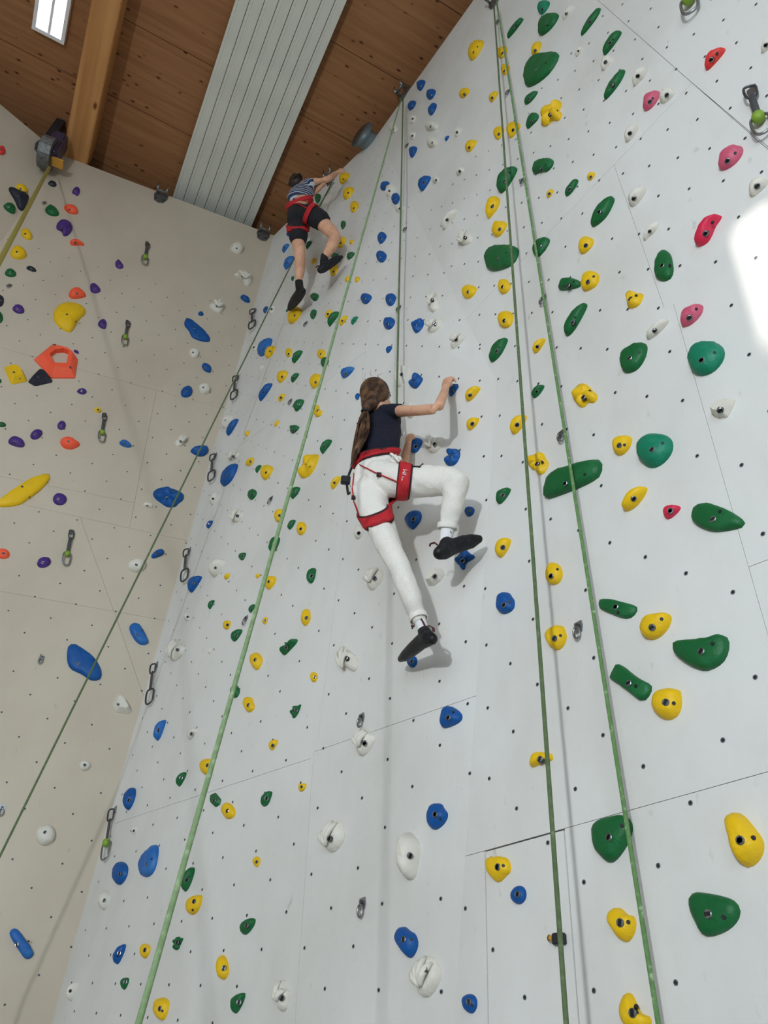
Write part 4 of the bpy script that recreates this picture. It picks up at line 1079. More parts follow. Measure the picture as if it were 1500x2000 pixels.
# ------------------------------------------------------------------ people
from mathutils.bvhtree import BVHTree
def ringloft(bm, secs, side, n=14):
    """closed volume through elliptical sections (P, rx, ry); rx along side, ry across; round ends"""
    P = [Vector(s[0]) for s in secs]; k = len(P); out = []
    d0 = (P[1] - P[0]).normalized(); d1 = (P[-1] - P[-2]).normalized()
    seq = []
    for t in (75, 50, 25):
        a = math.radians(t); m_ = min(secs[0][1], secs[0][2]); seq.append((P[0] - d0 * (m_ * math.sin(a)), secs[0][1] * math.cos(a), secs[0][2] * math.cos(a), d0))
    for i in range(k):
        d = (P[min(i + 1, k - 1)] - P[max(i - 1, 0)]).normalized(); seq.append((P[i], secs[i][1], secs[i][2], d))
    for t in (25, 50, 75):
        a = math.radians(t); m_ = min(secs[-1][1], secs[-1][2]); seq.append((P[-1] + d1 * (m_ * math.sin(a)), secs[-1][1] * math.cos(a), secs[-1][2] * math.cos(a), d1))
    rings = []
    for p, rx, ry, d in seq:
        x = side - d * side.dot(d)
        if x.length < 0.15: x = frame_of(d)[0]
        x.normalize(); y = d.cross(x)
        rings.append([bm.verts.new(p + x * (rx * math.cos(2 * math.pi * j / n)) + y * (ry * math.sin(2 * math.pi * j / n))) for j in range(n)])
    for A, B in zip(rings, rings[1:]):
        for j in range(n): bm.faces.new((A[j], A[(j + 1) % n], B[(j + 1) % n], B[j]))
    bm.faces.new(rings[0][::-1]); bm.faces.new(rings[-1])
def ellipsoid(bm, c, ax, n=14):
    """ax: three scaled axis vectors"""
    rows = []; top = bm.verts.new(c + ax[2]); bot = bm.verts.new(c - ax[2])
    for i in range(1, 8):
        a = math.pi * i / 8
        rows.append([bm.verts.new(c + ax[2] * math.cos(a) + (ax[0] * math.cos(2 * math.pi * j / n) + ax[1] * math.sin(2 * math.pi * j / n)) * math.sin(a)) for j in range(n)])
    for A, B in zip(rows, rows[1:]):
        for j in range(n): bm.faces.new((A[j], A[(j + 1) % n], B[(j + 1) % n], B[j]))
    for j in range(n):
        bm.faces.new((top, rows[0][(j + 1) % n], rows[0][j])); bm.faces.new((bot, rows[-1][j], rows[-1][(j + 1) % n]))
TMP = bpy.data.scenes.new('work')
def remesh(bm, vox, it, wrinkle=None):
    me = mesh_bm(bm); o = bpy.data.objects.new('tmp', me); TMP.collection.objects.link(o)
    r = o.modifiers.new('r', 'REMESH'); r.mode = 'VOXEL'; r.voxel_size = vox
    s = o.modifiers.new('s', 'SMOOTH'); s.factor = 0.5; s.iterations = it
    vl = TMP.view_layers[0]; vl.update(); dg = vl.depsgraph; out = bpy.data.meshes.new_from_object(o.evaluated_get(dg))
    bpy.data.objects.remove(o)
    if wrinkle:
        amp, sc, st = wrinkle
        for v_ in out.vertices:
            q = Vector(v_.co) * sc; q.z *= st
            v_.co = v_.co + v_.normal * (amp * noise.noise(q) + amp * 0.5 * noise.noise(q * 2.3))
    for p in out.polygons: p.use_smooth = True
    out.materials.clear()
    return out
def bvh(me): return BVHTree.FromPolygons([v_.co[:] for v_ in me.vertices], [p.vertices[:] for p in me.polygons])
skin = mat('skin', srgb(222, 172, 142), 0.5, var=srgb(208, 152, 124), vscale=20, spec=0.3)
M['navy'] = mat('navy_cotton', srgb(13, 16, 37), 0.9, bump=0.2, bscale=300)
M['sweat'] = mat('cream_marl_cotton', srgb(236, 232, 225), 0.95, var=srgb(226, 222, 214), vscale=160, bump=0.25, bscale=250)
M['sock'] = mat('white_sock', srgb(236, 236, 238), 0.9, bump=0.4, bscale=300)
M['shoe'] = mat('black_rubber', srgb(19, 20, 24), 0.5, var=srgb(36, 37, 43), vscale=30, spec=0.3, bump=0.2, bscale=40)
M['sole'] = mat('sole_rubber', srgb(26, 26, 30), 0.7)
M['burg'] = mat('burgundy_loop', srgb(78, 28, 44), 0.8)
M['red'] = mat('red_webbing', srgb(196, 28, 40), 0.7, var=srgb(176, 22, 34), vscale=30, bump=0.3, bscale=400)
M['dred'] = mat('dark_red_print', srgb(150, 18, 30), 0.7)
M['edge'] = mat('dark_edging', srgb(52, 26, 34), 0.8)
M['hair'] = mat('brown_hair', srgb(56, 37, 27), 0.42, var=srgb(134, 98, 68), vscale=30, spec=0.4, vlo=0.42, vhi=0.75)
M['dhair'] = mat('dark_hair', srgb(46, 32, 26), 0.5)
M['shorts'] = mat('black_shorts', srgb(24, 26, 32), 0.9, bump=0.2, bscale=200)
M['white'] = mat('white_print', srgb(235, 232, 228), 0.7)
M['eye'] = mat('eye', srgb(40, 30, 26), 0.2)
M['lip'] = mat('lip', srgb(190, 110, 104), 0.5)
def stripes():
    m = bpy.data.materials.new('striped_cotton'); m.use_nodes = True; nt = m.node_tree; B = nt.nodes['Principled BSDF']; N = nt.nodes.new; Lk = nt.links.new
    B.inputs['Roughness'].default_value = 0.9; tc = N('ShaderNodeTexCoord'); w = N('ShaderNodeTexWave'); w.bands_direction = 'Z'; w.inputs['Scale'].default_value = 7.5; w.inputs['Distortion'].default_value = 0.6; w.inputs['Detail'].default_value = 0
    rp_ = N('ShaderNodeValToRGB'); e = rp_.color_ramp.elements; e[0].position = 0.76; e[0].color = srgb(48, 60, 92); e[1].position = 0.82; e[1].color = srgb(196, 204, 212)
    Lk(tc.outputs['Object'], w.inputs['Vector']); Lk(w.outputs['Fac'], rp_.inputs['Fac']); Lk(rp_.outputs['Color'], B.inputs['Base Color']); return m
M['stripe'] = stripes()

class Fig:
    """joints given as picture position + distance off the wall plane k; radii in pixels turned into metres there"""
    def __init__(s, root_px, k, label, cat='person'):
        s.k = k; s.o = empty('person', pix(*root_px[:2], off=root_px[2], k=k)); tag(s.o, label, cat)
        bpy.context.view_layer.update()
    def P(s, x, y, off): return pix(x, y, off, s.k)
    def r(s, P, px): return px * ((P - CAM).dot(-cz_)) / FPX
    def secs(s, L):
        out = []
        for x, y, off, rx, *ry in L:
            P = s.P(x, y, off); out.append((P, s.r(P, rx), s.r(P, ry[0] if ry else rx)))
        return out
    def add(s, name, me, m, parent=None):
        p = parent or s.o; bpy.context.view_layer.update()
        o = link(name, me, m); o.parent = p; o.matrix_parent_inverse = p.matrix_world.inverted(); return o
    def tube(s, name, pts, r, m, n=8, flat=1.0, closed=False, parent=None, up=None):
        bm = bmesh.new(); bm_tube(bm, pts, r, n, closed=closed, flat=flat, up=up); return s.add(name, mesh_bm(bm, True), m, parent)
def hit_from_cam(tree, px, py, lift):
    d = ray(px, py); q = tree.ray_cast(CAM, d)
    return (q[0] - d * lift) if q[0] is not None else None
def band(fig, name, c, axis, side, rx, ry, h, t, m, parent=None, n=40, bvh_=None, lift=0.006):
    """closed strap round a limb; if a surface is given it is pressed onto that surface"""
    axis = axis.normalized(); x = (side - axis * side.dot(axis)).normalized(); y = axis.cross(x)
    bm = bmesh.new(); rows = []
    for j in range(n):
        a = 2 * math.pi * j / n; d = x * math.cos(a) + y * math.sin(a)
        rows_j = []
        for hh in (-h, -h * 0.4, h * 0.4, h):
            R = (x * (rx * math.cos(a)) + y * (ry * math.sin(a))).length
            o_ = c + axis * hh
            if bvh_ is not None:
                q = bvh_.ray_cast(o_ + d * 0.6, -d, 0.62)
                if q[0] is not None and (q[0] - o_).length < 2.3 * max(rx, ry): R = max((q[0] - o_).length + lift, 0.75 * R)
            rows_j.append((o_, d, R))
        rows.append(rows_j)
    # smooth radii round the ring
    for _ in range(3):
        RR = [[rows[j][i][2] for i in range(4)] for j in range(n)]
        for j in range(n):
            for i in range(4):
                o_, d, R = rows[j][i]; rows[j][i] = (o_, d, max(R, (RR[j - 1][i] + 2 * R + RR[(j + 1) % n][i]) / 4))
    V = [[[bm.verts.new(o_ + d * (R + e)) for (o_, d, R) in rj] for e in (0, t)] for rj in rows]
    for j in range(n):
        A, B = V[j], V[(j + 1) % n]
        for i in range(3):
            bm.faces.new((A[1][i], A[1][i + 1], B[1][i + 1], B[1][i])); bm.faces.new((A[0][i], B[0][i], B[0][i + 1], A[0][i + 1]))
        bm.faces.new((A[0][0], A[1][0], B[1][0], B[0][0])); bm.faces.new((A[0][3], B[0][3], B[1][3], A[1][3]))
    return fig.add(name, mesh_bm(bm, True), m, parent)
def hand(bm, fig, wrist, palm, kn, tips, th, rf):
    """palm volume, four bent fingers, thumb; each list entry is (x, y, off)"""
    W_, C_ = fig.P(*wrist), fig.P(*palm); S_ = (fig.P(*kn[-1]) - fig.P(*kn[0])).normalized()
    mk = (fig.P(*kn[0]) + fig.P(*kn[-1])) / 2; wd = (fig.P(*kn[-1]) - fig.P(*kn[0])).length / 2 + rf
    ringloft(bm, [(W_, wd * 0.72, rf * 1.5), (C_, wd, rf * 1.45), (mk, wd, rf * 1.25)], S_, 12)
    for a, (m_, t) in zip(kn, tips):
        A, B, C__ = fig.P(*a), fig.P(*m_), fig.P(*t)
        ringloft(bm, [(A, rf, rf), (A.lerp(B, 0.5), rf * 0.95, rf * 0.95), (B, rf * 0.95, rf * 0.95), (B.lerp(C__, 0.6), rf * 0.85, rf * 0.85), (C__, rf * 0.7, rf * 0.7)], S_, 8)
    T = [fig.P(*t) for t in th]; ringloft(bm, [(T[0], rf * 1.3, rf * 1.2), (T[1], rf * 1.1, rf * 1.05), (T[2], rf * 0.8, rf * 0.8)], S_, 8)
def head(fig, bm, c, R, face, up):
    """skull, jaw, nose, ears, brow in one volume; face points where the person looks"""
    face = face.normalized(); up = (up - face * up.dot(face)).normalized(); sd = face.cross(up).normalized()
    ellipsoid(bm, c + up * (0.10 * R), [sd * (R * 0.86), face * (R * 1.02), up * (R * 1.05)])
    ellipsoid(bm, c + face * (0.30 * R) - up * (0.55 * R), [sd * (R * 0.62), face * (R * 0.62), up * (R * 0.62)])
    ringloft(bm, [(c + face * (0.98 * R) + up * (0.12 * R), R * 0.06, R * 0.08), (c + face * (1.15 * R) - up * (0.22 * R), R * 0.13, R * 0.11)], sd, 8)
    for s_ in (-1, 1):
        ellipsoid(bm, c + sd * (s_ * 0.88 * R) - up * (0.05 * R) - face * (0.02 * R), [sd * (R * 0.08), face * (R * 0.17), up * (R * 0.26)], 10)
        ellipsoid(bm, c + face * (0.86 * R) + sd * (s_ * 0.34 * R) + up * (0.22 * R), [sd * (R * 0.22), face * (R * 0.12), up * (R * 0.07)], 8)
    return face, up, sd
def face_parts(fig, body, c, R, face, up, sd):
    for s_ in (-1, 1):
        bm = bmesh.new(); ellipsoid(bm, c + face * (0.93 * R) + sd * (s_ * 0.34 * R) + up * (0.06 * R), [sd * (R * 0.13), face * (R * 0.07), up * (R * 0.07)], 8); fig.add('eye', mesh_bm(bm, True), M['eye'], body)
    bm = bmesh.new(); ellipsoid(bm, c + face * (0.90 * R) - up * (0.56 * R), [sd * (R * 0.24), face * (R * 0.06), up * (R * 0.07)], 8); fig.add('mouth', mesh_bm(bm, True), M['lip'], body)

def img_axis(px, py, dx, dy, kap):
    """direction that runs (dx, dy) across the picture at that spot, leaning kap along the line of sight"""
    r_ = ray(px, py); d = cx_ * dx - cy_ * dy; d = (d - r_ * d.dot(r_)).normalized(); return d + r_ * kap
# ---------------- the girl
UQ, VQ, NQ = axes('Qa')
G = Fig((727, 940, 0.36), 'Qa', 'girl in navy T-shirt, cream sweatpants and red harness climbing, seen from behind')
hc_ = G.P(735, 771, 0.30); hR = G.r(hc_, 29)
bm = bmesh.new()
gf, gu, gs = head(G, bm, hc_, hR, UQ * -0.02 - NQ * 1.0 + VQ * 0.3, VQ)
ringloft(bm, G.secs([(739, 790, 0.28, 13), (743, 806, 0.27, 15)]), cx_)                                        # neck
ringloft(bm, G.secs([(748, 814, 0.25, 22, 10), (745, 850, 0.27, 24, 12), (738, 890, 0.30, 26, 14), (728, 930, 0.33, 28, 18)]), cx_)
ringloft(bm, G.secs([(764, 803, 0.26, 13), (776, 803, 0.26, 12), (815, 802, 0.27, 10.5), (846, 799, 0.26, 10.5), (857, 793, 0.24, 10.5), (866, 772, 0.17, 9), (871, 756, 0.11, 7.2)]), cx_)
ringloft(bm, G.secs([(722, 815, 0.28, 12), (755, 865, 0.20, 11), (784, 914, 0.13, 10), (788, 905, 0.11, 9.6), (793, 885, 0.09, 8.6), (797, 868, 0.075, 7)]), cx_)
fr_ = G.r(hc_, 2.9)
hand(bm, G, (870, 757, 0.115), (873, 747, 0.085), [(868, 742, 0.085), (873, 739.5, 0.08), (878, 738, 0.075), (883, 738.5, 0.07)],
     [((876, 738, 0.065), (882, 745, 0.05)), ((880, 737, 0.06), (886, 744, 0.045)), ((884, 737.5, 0.055), (889, 744, 0.042)), ((887, 740, 0.055), (890, 746, 0.045))], [(874, 751, 0.085), (879, 753, 0.072), (883, 751, 0.06)], fr_)
hand(bm, G, (797, 870, 0.075), (798, 861, 0.065), [(794, 856, 0.065), (797, 853.5, 0.06), (800, 852, 0.055), (803, 852.5, 0.05)],
     [((799, 849, 0.05), (806, 849, 0.04)), ((802, 848, 0.048), (808, 850, 0.04)), ((804, 849, 0.046), (809, 853, 0.038)), ((806, 852, 0.045), (809, 857, 0.038))], [(795, 862, 0.068), (801, 860, 0.06), (805, 858, 0.052)], fr_)
for L in ([(745, 935, 0.34, 20), (893, 938, 0.22, 16), (877, 1010, 0.19, 13), (871, 1052, 0.17, 8)], [(722, 960, 0.36, 20), (776, 1098, 0.30, 14), (802, 1170, 0.22, 12), (827, 1230, 0.165, 7)]):
    ringloft(bm, G.secs(L), cx_)
body = G.add('body', remesh(bm, 0.0042, 3), skin)
face_parts(G, body, hc_, hR, gf, gu, gs)
# T-shirt
bm = bmesh.new()
ringloft(bm, G.secs([(752, 806, 0.25, 22, 15), (751, 818, 0.255, 33, 19), (748, 845, 0.27, 36, 21), (742, 868, 0.29, 40, 23), (737, 878, 0.30, 41, 24)]), cx_, 18)
ringloft(bm, G.secs([(752, 806, 0.265, 17), (768, 803, 0.26, 16), (779, 802, 0.26, 14.5)]), cx_)
ringloft(bm, G.secs([(728, 812, 0.285, 15), (742, 845, 0.22, 14)]), cx_)
shirt = G.add('t_shirt', remesh(bm, 0.006, 4, (0.004, 26, 0.6)), M['navy'])
# sweatpants
bm = bmesh.new()
ringloft(bm, G.secs([(742, 906, 0.31, 33, 25), (733, 922, 0.325, 39, 29), (726, 945, 0.335, 44, 31), (724, 962, 0.335, 41, 30)]), cx_, 18)
ringloft(bm, G.secs([(742, 934, 0.345, 37, 35), (770, 939, 0.325, 34, 33), (805, 940, 0.295, 31.5, 30), (850, 939, 0.25, 30, 28), (885, 940, 0.22, 28, 25), (893, 944, 0.212, 26, 24)]), cy_, 18)
ringloft(bm, G.secs([(891, 948, 0.21, 25, 24), (886, 975, 0.20, 22.5), (881, 1000, 0.19, 20.5), (876, 1018, 0.182, 18.5), (874, 1029, 0.178, 16.5)]), cx_, 16)
ringloft(bm, G.secs([(720, 962, 0.365, 35, 31), (732, 1000, 0.352, 31, 29), (750, 1045, 0.335, 26.5), (766, 1080, 0.315, 23.5), (780, 1108, 0.295, 21), (793, 1140, 0.265, 22), (806, 1175, 0.225, 20), (813, 1195, 0.20, 17.5), (817, 1207, 0.19, 15.5)]), cx_, 18)
pme = remesh(bm, 0.0065, 4, (0.0065, 15, 0.8)); pants = G.add('sweatpants', pme, M['sweat']); PT = bvh(pme)
for (x, y, off, r_, dx, dy) in ((817, 1206, 0.19, 16.6, 0.36, 1), (874, 1028, 0.178, 18, -0.1, 1)):
    c = G.P(x, y, off); ax = (G.P(x + dx * 10, y + dy * 10, off - 0.005) - c)
    band(G, 'cuff', c, ax, UQ, G.r(c, r_), G.r(c, r_), 0.012, 0.004, M['sweat'], pants)
bm = bmesh.new()
for i in range(7):
    a = i * 0.9; c = G.P(769 + 7 * math.cos(a), 893 + 5 * math.sin(a), 0.30); bm_tube(bm, [c, c + Vector((0.012 * math.cos(a * 2), 0.0, 0.012 * math.sin(a * 2))), c + Vector((0.016, -0.004, -0.018))], 0.0065, 7)
G.add('drawstring_bow', mesh_bm(bm, True), M['sweat'], pants)
# harness
hw = G.add('harness', (lambda b_: (ringloft(b_, [(G.P(770, 905, 0.27), 0.008, 0.008), (G.P(775, 900, 0.22), 0.007, 0.007)], UQ, 8), mesh_bm(b_, True))[1])(bmesh.new()), M['red'])
hw['label'] = 'red climbing harness with dark edging'
c = G.P(727, 899, 0.315)
def bvh2(a, b_):
    n_ = len(a.vertices); return BVHTree.FromPolygons([v_.co[:] for v_ in a.vertices] + [v_.co[:] for v_ in b_.vertices], [p.vertices[:] for p in a.polygons] + [tuple(i + n_ for i in p.vertices) for p in b_.polygons])
BT = bvh2(pme, shirt.data)
bx_ = dict(axis=img_axis(727, 899, -0.27, -0.96, 0.42), side=cx_, rx=G.r(c, 38), ry=G.r(c, 28))
band(G, 'belt_edging', c, h=0.034, t=0.005, m=M['edge'], parent=hw, bvh_=BT, lift=0.004, **bx_)
belt = band(G, 'waist_belt', c, h=0.027, t=0.010, m=M['red'], parent=hw, bvh_=BT, lift=0.004, **bx_)
loops = []
for (x, y, off, dx, dy, kap, hh) in ((789, 941, 0.30, 0.99, 0.10, 0.0, 0.024), (728, 1005, 0.345, 0.36, 0.93, 0.22, 0.020)):
    c = G.P(x, y, off); ax = img_axis(x, y, dx, dy, kap)
    band(G, 'loop_edging', c, ax, cy_, G.r(c, 33), G.r(c, 31), hh + 0.006, 0.005, M['edge'], hw, bvh_=PT, lift=0.003)
    loops.append(band(G, 'leg_loop', c, ax, cy_, G.r(c, 33), G.r(c, 31), hh, 0.009, M['red'], hw, bvh_=PT, lift=0.003))
def strap_on(name, L, r_, m, par, lift=0.008, flat=0.45):
    pts = []
    for (a, b_), (c2_, d2_) in zip(L, L[1:]):
        for t in range(5):
            q = hit_from_cam(PT, a + (c2_ - a) * t / 5, b_ + (d2_ - b_) * t / 5, lift)
            if q is not None: pts.append(q)
    q = hit_from_cam(PT, *L[-1], lift)
    if q is not None: pts.append(q)
    if len(pts) > 1: G.tube(name, pts, r_, m, flat=flat, parent=par, up=None)
strap_on('rear_strap', [(703, 908), (735, 924), (778, 942)], 0.006, M['red'], hw)
strap_on('rear_strap', [(691, 925), (688, 955), (692, 985), (701, 1006)], 0.006, M['red'], hw)
for x, y in ((740, 927), (691, 972)):
    q = hit_from_cam(PT, x, y, 0.012)
    if q is not None:
        bm = bmesh.new(); bm_box(bm, q, 0.010, 0.006, 0.008); G.add('buckle', mesh_bm(bm), M['edge'], hw)
gp = [G.P(x, y, 0.36) for x, y in ((690, 905), (682, 925), (677, 945), (680, 965), (690, 958))]
G.tube('gear_loop', gp, 0.006, M['black'], parent=hw)
bm = bmesh.new(); bm_box(bm, G.P(675, 938, 0.37), 0.022, 0.012, 0.022); bmesh.ops.bevel(bm, geom=bm.edges[:], offset=0.004, segments=2, affect='EDGES'); G.add('buckle_box', mesh_bm(bm), M['black'], hw)
sp_ = [q for q in (hit_from_cam(PT, x, y, 0.010) for x, y in ((800, 912), (812, 911), (820, 912))) if q is not None]
sp_ += [G.P(826, 906, 0.29)]
if len(sp_) > 1: G.tube('webbing_end', sp_, 0.005, M['black'], parent=hw, flat=0.5)
# lettering printed on the thigh loop and belt, following the strap
def lettering(txt, px, py, size, rot, m, tree, parent, lift):
    cu = bpy.data.curves.new('txt', 'FONT'); cu.body = txt; cu.size = size; cu.align_x = 'CENTER'; cu.align_y = 'CENTER'; cu.extrude = 0.0006
    o = bpy.data.objects.new('txt', cu); COL.objects.link(o); dg = bpy.context.evaluated_depsgraph_get(); me = bpy.data.meshes.new_from_object(o.evaluated_get(dg)); bpy.data.objects.remove(o)
    q = hit_from_cam(tree, px, py, lift)
    if q is None: return
    d = ray(px, py); x = (cx_ - d * cx_.dot(d)).normalized(); y = d.cross(x); y = -y if y.dot(cy_) < 0 else y; z = x.cross(y)
    R = Matrix((x, y, z)).transposed() @ Matrix.Rotation(rot, 3, 'Z')
    for v_ in me.vertices: v_.co = R @ v_.co + q
    me.materials.clear(); G.add('lettering', me, m, parent)
lettering('TUM', 790, 928, 0.024, math.radians(82), M['white'], bvh(loops[0].data), hw, 0.002)
lettering('BSB', 789, 957, 0.024, math.radians(84), M['dred'], bvh(loops[0].data), hw, 0.002)
lettering('ZSB', 715, 886, 0.026, math.radians(18), M['dred'], bvh(belt.data), hw, 0.002)
lettering('ZSB', 721, 1013, 0.026, math.radians(16), M['dred'], bvh(loops[1].data), hw, 0.002)
# socks and shoes
def shoe(fig, secs_, collar, sock, loops, m_sock):
    bm = bmesh.new(); ringloft(bm, fig.secs(sock), cx_); fig.add('sock', remesh(bm, 0.005, 2), m_sock)
    secs_ = [(x, y, o_, *[q * 1.16 for q in rr]) for x, y, o_, *rr in secs_]
    bm = bmesh.new(); ringloft(bm, fig.secs(secs_), cx_, 14); ringloft(bm, fig.secs(collar), cx_, 12)
    s_ = fig.add('climbing_shoe', remesh(bm, 0.005, 3), M['shoe'])
    bm = bmesh.new(); q = fig.secs([(x, y, o_, rr[0]) for x, y, o_, *rr in secs_])
    ringloft(bm, [(P_ - cy_ * (r1 * 0.45) - NQ * (-r1 * 0.10), r1 * 0.92, r1 * 0.62) for P_, r1, r2 in q], cx_, 12)
    fig.add('sole', remesh(bm, 0.005, 3), M['sole'], s_)
    for L in loops: fig.tube('pull_loop', [fig.P(*p) for p in L], 0.006, M['burg'], flat=0.4, parent=s_)
shoe(G, [(858, 1080, 0.215, 11, 12), (866, 1076, 0.20, 14, 14), (884, 1067, 0.165, 13, 13), (904, 1060, 0.13, 12.5, 13), (922, 1056, 0.10, 11, 12), (936, 1053, 0.075, 6, 8)],
     [(868, 1072, 0.20, 14), (872, 1060, 0.185, 13.5)], [(874, 1026, 0.178, 13), (872, 1045, 0.178, 13.5), (869, 1062, 0.19, 12)],
     [[(860, 1069, 0.205), (849, 1060, 0.22), (841, 1062, 0.228), (839, 1067, 0.228)], [(880, 1052, 0.17), (877, 1042, 0.18), (881, 1039, 0.18)]], M['sock'])
shoe(G, [(845, 1248, 0.185, 9, 10), (839, 1246, 0.18, 13, 13), (823, 1253, 0.155, 13, 13), (806, 1268, 0.125, 11.5, 12), (792, 1280, 0.10, 9, 10), (782, 1287, 0.08, 5, 6)],
     [(832, 1240, 0.175, 14), (828, 1232, 0.17, 13)], [(818, 1204, 0.19, 12), (822, 1218, 0.18, 11.5), (829, 1234, 0.172, 11)],
     [[(823, 1209, 0.195), (828, 1218, 0.195), (832, 1228, 0.19)], [(838, 1222, 0.185), (846, 1226, 0.20), (847, 1233, 0.20)], [(806, 1228, 0.16), (804, 1223, 0.165), (809, 1222, 0.165)]], M['sock'])
# hair
tie = G.P(714, 803, 0.37); hcen = hc_ + VQ * (0.10 * hR) - gf * (0.16 * hR)
bm = bmesh.new(); ellipsoid(bm, hcen, [gs * (hR * 1.0), gf * (hR * 1.02), gu * (hR * 1.12)])
ringloft(bm, [(hcen - gf * (hR * 0.35) - gu * (hR * 0.35), hR * 0.75, hR * 0.7), (hcen.lerp(tie, 0.72), hR * 0.45, hR * 0.42), (tie, hR * 0.16, hR * 0.16)], UQ)
hair = G.add('hair', remesh(bm, 0.006, 3), M['hair'])
HT = bvh(hair.data); bm = bmesh.new(); rh = random.Random(5)
axis = (tie - hcen).normalized(); ex, ey = frame_of(axis)
for i in range(110):
    a = 2 * math.pi * i / 110 + rh.uniform(-0.03, 0.03); pts = []
    for t in range(13):
        th = math.radians(150) * (1 - t / 12.0) + 0.02; d = -axis * -math.cos(th) + (ex * math.cos(a + 0.12 * math.sin(t)) + ey * math.sin(a)) * math.sin(th)
        q = HT.ray_cast(hcen + d * 0.6, -d, 0.62)
        if q[0] is not None and (q[0] - hcen).dot(gf) < hR * 0.72: pts.append(q[0] + d * 0.0006 * rh.random())
    if len(pts) > 3: bm_tube(bm, pts, [0.0026] * (len(pts) - 1) + [0.0015], 5)
for i in range(14):
    a = rh.uniform(0, 6.28); p = hcen + gu * (hR * 1.1) + gs * (hR * 0.5 * math.cos(a)) + gf * (hR * 0.5 * math.sin(a))
    bm_tube(bm, [p, p + gu * 0.012 + gs * rh.uniform(-0.012, 0.012), p + gu * 0.016 + gs * rh.uniform(-0.03, 0.03) + gf * rh.uniform(-0.02, 0.02)], 0.0006, 4)
G.add('hair_strands', mesh_bm(bm, True), M['hair'], hair)
bm = bmesh.new()
for i in range(80):
    a, rr_ = rh.uniform(0, 6.28), math.sqrt(rh.random()); ln = rh.uniform(0.8, 1.04)
    pts = []
    for t in range(9):
        f = t / 8 * ln; x = 714 - 9 * f - 28 * f * f + 10 * f ** 3; y = 803 + 104 * f; w = (4 + 11 * math.sin(math.pi * min(f, 1) ** 0.8)) * (1.05 - 0.5 * f)
        pts.append(G.P(x + w * rr_ * math.cos(a) + 0.8 * math.sin(i + t), y + 1.5 * math.sin(a), 0.375 + 0.02 * f + 0.026 * rr_ * math.sin(a)))
    bm_tube(bm, pts, [0.003] * 7 + [0.002, 0.0007], 5)
G.add('ponytail', mesh_bm(bm, True), M['hair'], hair)
band(G, 'hair_tie', tie, G.P(706, 825, 0.375) - tie, UQ, 0.017, 0.017, 0.007, 0.005, M['black'], hair)

# ---------------- the upper climber
Bf = Fig((590, 415, 0.34), 'Qa', 'climber in striped shirt, black shorts and red harness high under the ceiling')
bc = Bf.P(581, 356, 0.36); bR = Bf.r(bc, 14)
bm = bmesh.new()
f2, g2, s2 = head(Bf, bm, bc, bR, UQ * 0.4 - NQ * 0.8 + VQ * 0.35, VQ)
ringloft(bm, Bf.secs([(585, 364, 0.33, 7), (590, 372, 0.30, 8)]), cx_)
ringloft(bm, Bf.secs([(596, 369, 0.28, 14, 7), (589, 390, 0.315, 14, 8), (586, 412, 0.345, 14, 10)]), cx_)
ringloft(bm, Bf.secs([(607, 358, 0.27, 8), (618, 354, 0.25, 7), (637, 351, 0.19, 6.5), (642, 349, 0.17, 6.4), (652, 342, 0.11, 5.6), (659, 337, 0.085, 4.6)]), cx_)
ringloft(bm, Bf.secs([(580, 372, 0.28, 8), (600, 372, 0.15, 7), (614, 378, 0.10, 6), (622, 370, 0.07, 5), (628, 363, 0.06, 4)]), cx_)
fb = Bf.r(bc, 1.5)
hand(bm, Bf, (659, 337, 0.085), (663, 334, 0.075), [(663, 330.5, 0.075), (666, 330, 0.07), (668.5, 330.5, 0.066), (670.5, 332, 0.062)],
     [((667, 329.5, 0.06), (671, 334, 0.05)), ((669, 329.8, 0.058), (673, 335, 0.05)), ((671, 331, 0.056), (674, 336, 0.05)), ((672.5, 333, 0.055), (674, 338, 0.05))], [(663, 337, 0.08), (667, 338, 0.07), (670, 337, 0.062)], fb)
hand(bm, Bf, (628, 363, 0.06), (630, 360, 0.055), [(628, 358, 0.055), (630, 357, 0.052), (632, 357, 0.05), (634, 358, 0.05)],
     [((630, 356, 0.045), (633, 359, 0.04)), ((632, 355.5, 0.045), (635, 359, 0.04)), ((634, 356, 0.045), (636, 360, 0.04)), ((635, 358, 0.045), (637, 362, 0.04))], [(630, 362, 0.06), (633, 363, 0.055), (636, 362, 0.05)], fb)
ringloft(bm, Bf.secs([(577, 430, 0.36, 15), (581, 465, 0.33, 14), (585, 490, 0.30, 11.5), (586, 508, 0.26, 10.5), (586, 525, 0.22, 10.5), (584, 545, 0.19, 7.5), (584, 560, 0.17, 6)]), cx_)
ringloft(bm, Bf.secs([(604, 420, 0.33, 16), (630, 436, 0.25, 15), (650, 456, 0.17, 12.5), (655, 464, 0.15, 11.5), (648, 480, 0.17, 11.5), (640, 494, 0.18, 9), (634, 504, 0.19, 7)]), cx_)
bbody = Bf.add('body', remesh(bm, 0.009, 3), skin); face_parts(Bf, bbody, bc, bR, f2, g2, s2)
bm = bmesh.new(); ringloft(bm, Bf.secs([(600, 363, 0.28, 15, 10), (594, 371, 0.29, 22, 13), (588, 380, 0.31, 25, 15), (584, 387, 0.325, 24, 15)]), cx_, 16)
ringloft(bm, Bf.secs([(600, 359, 0.28, 10), (611, 357, 0.265, 9.4)]), cx_)
bsh = Bf.add('striped_shirt', remesh(bm, 0.011, 3, (0.005, 18, 0.6)), M['stripe'])
bm = bmesh.new(); ringloft(bm, Bf.secs([(585, 411, 0.345, 22, 14), (585, 420, 0.355, 25, 17), (585, 428, 0.36, 25, 18)]), cx_, 16)
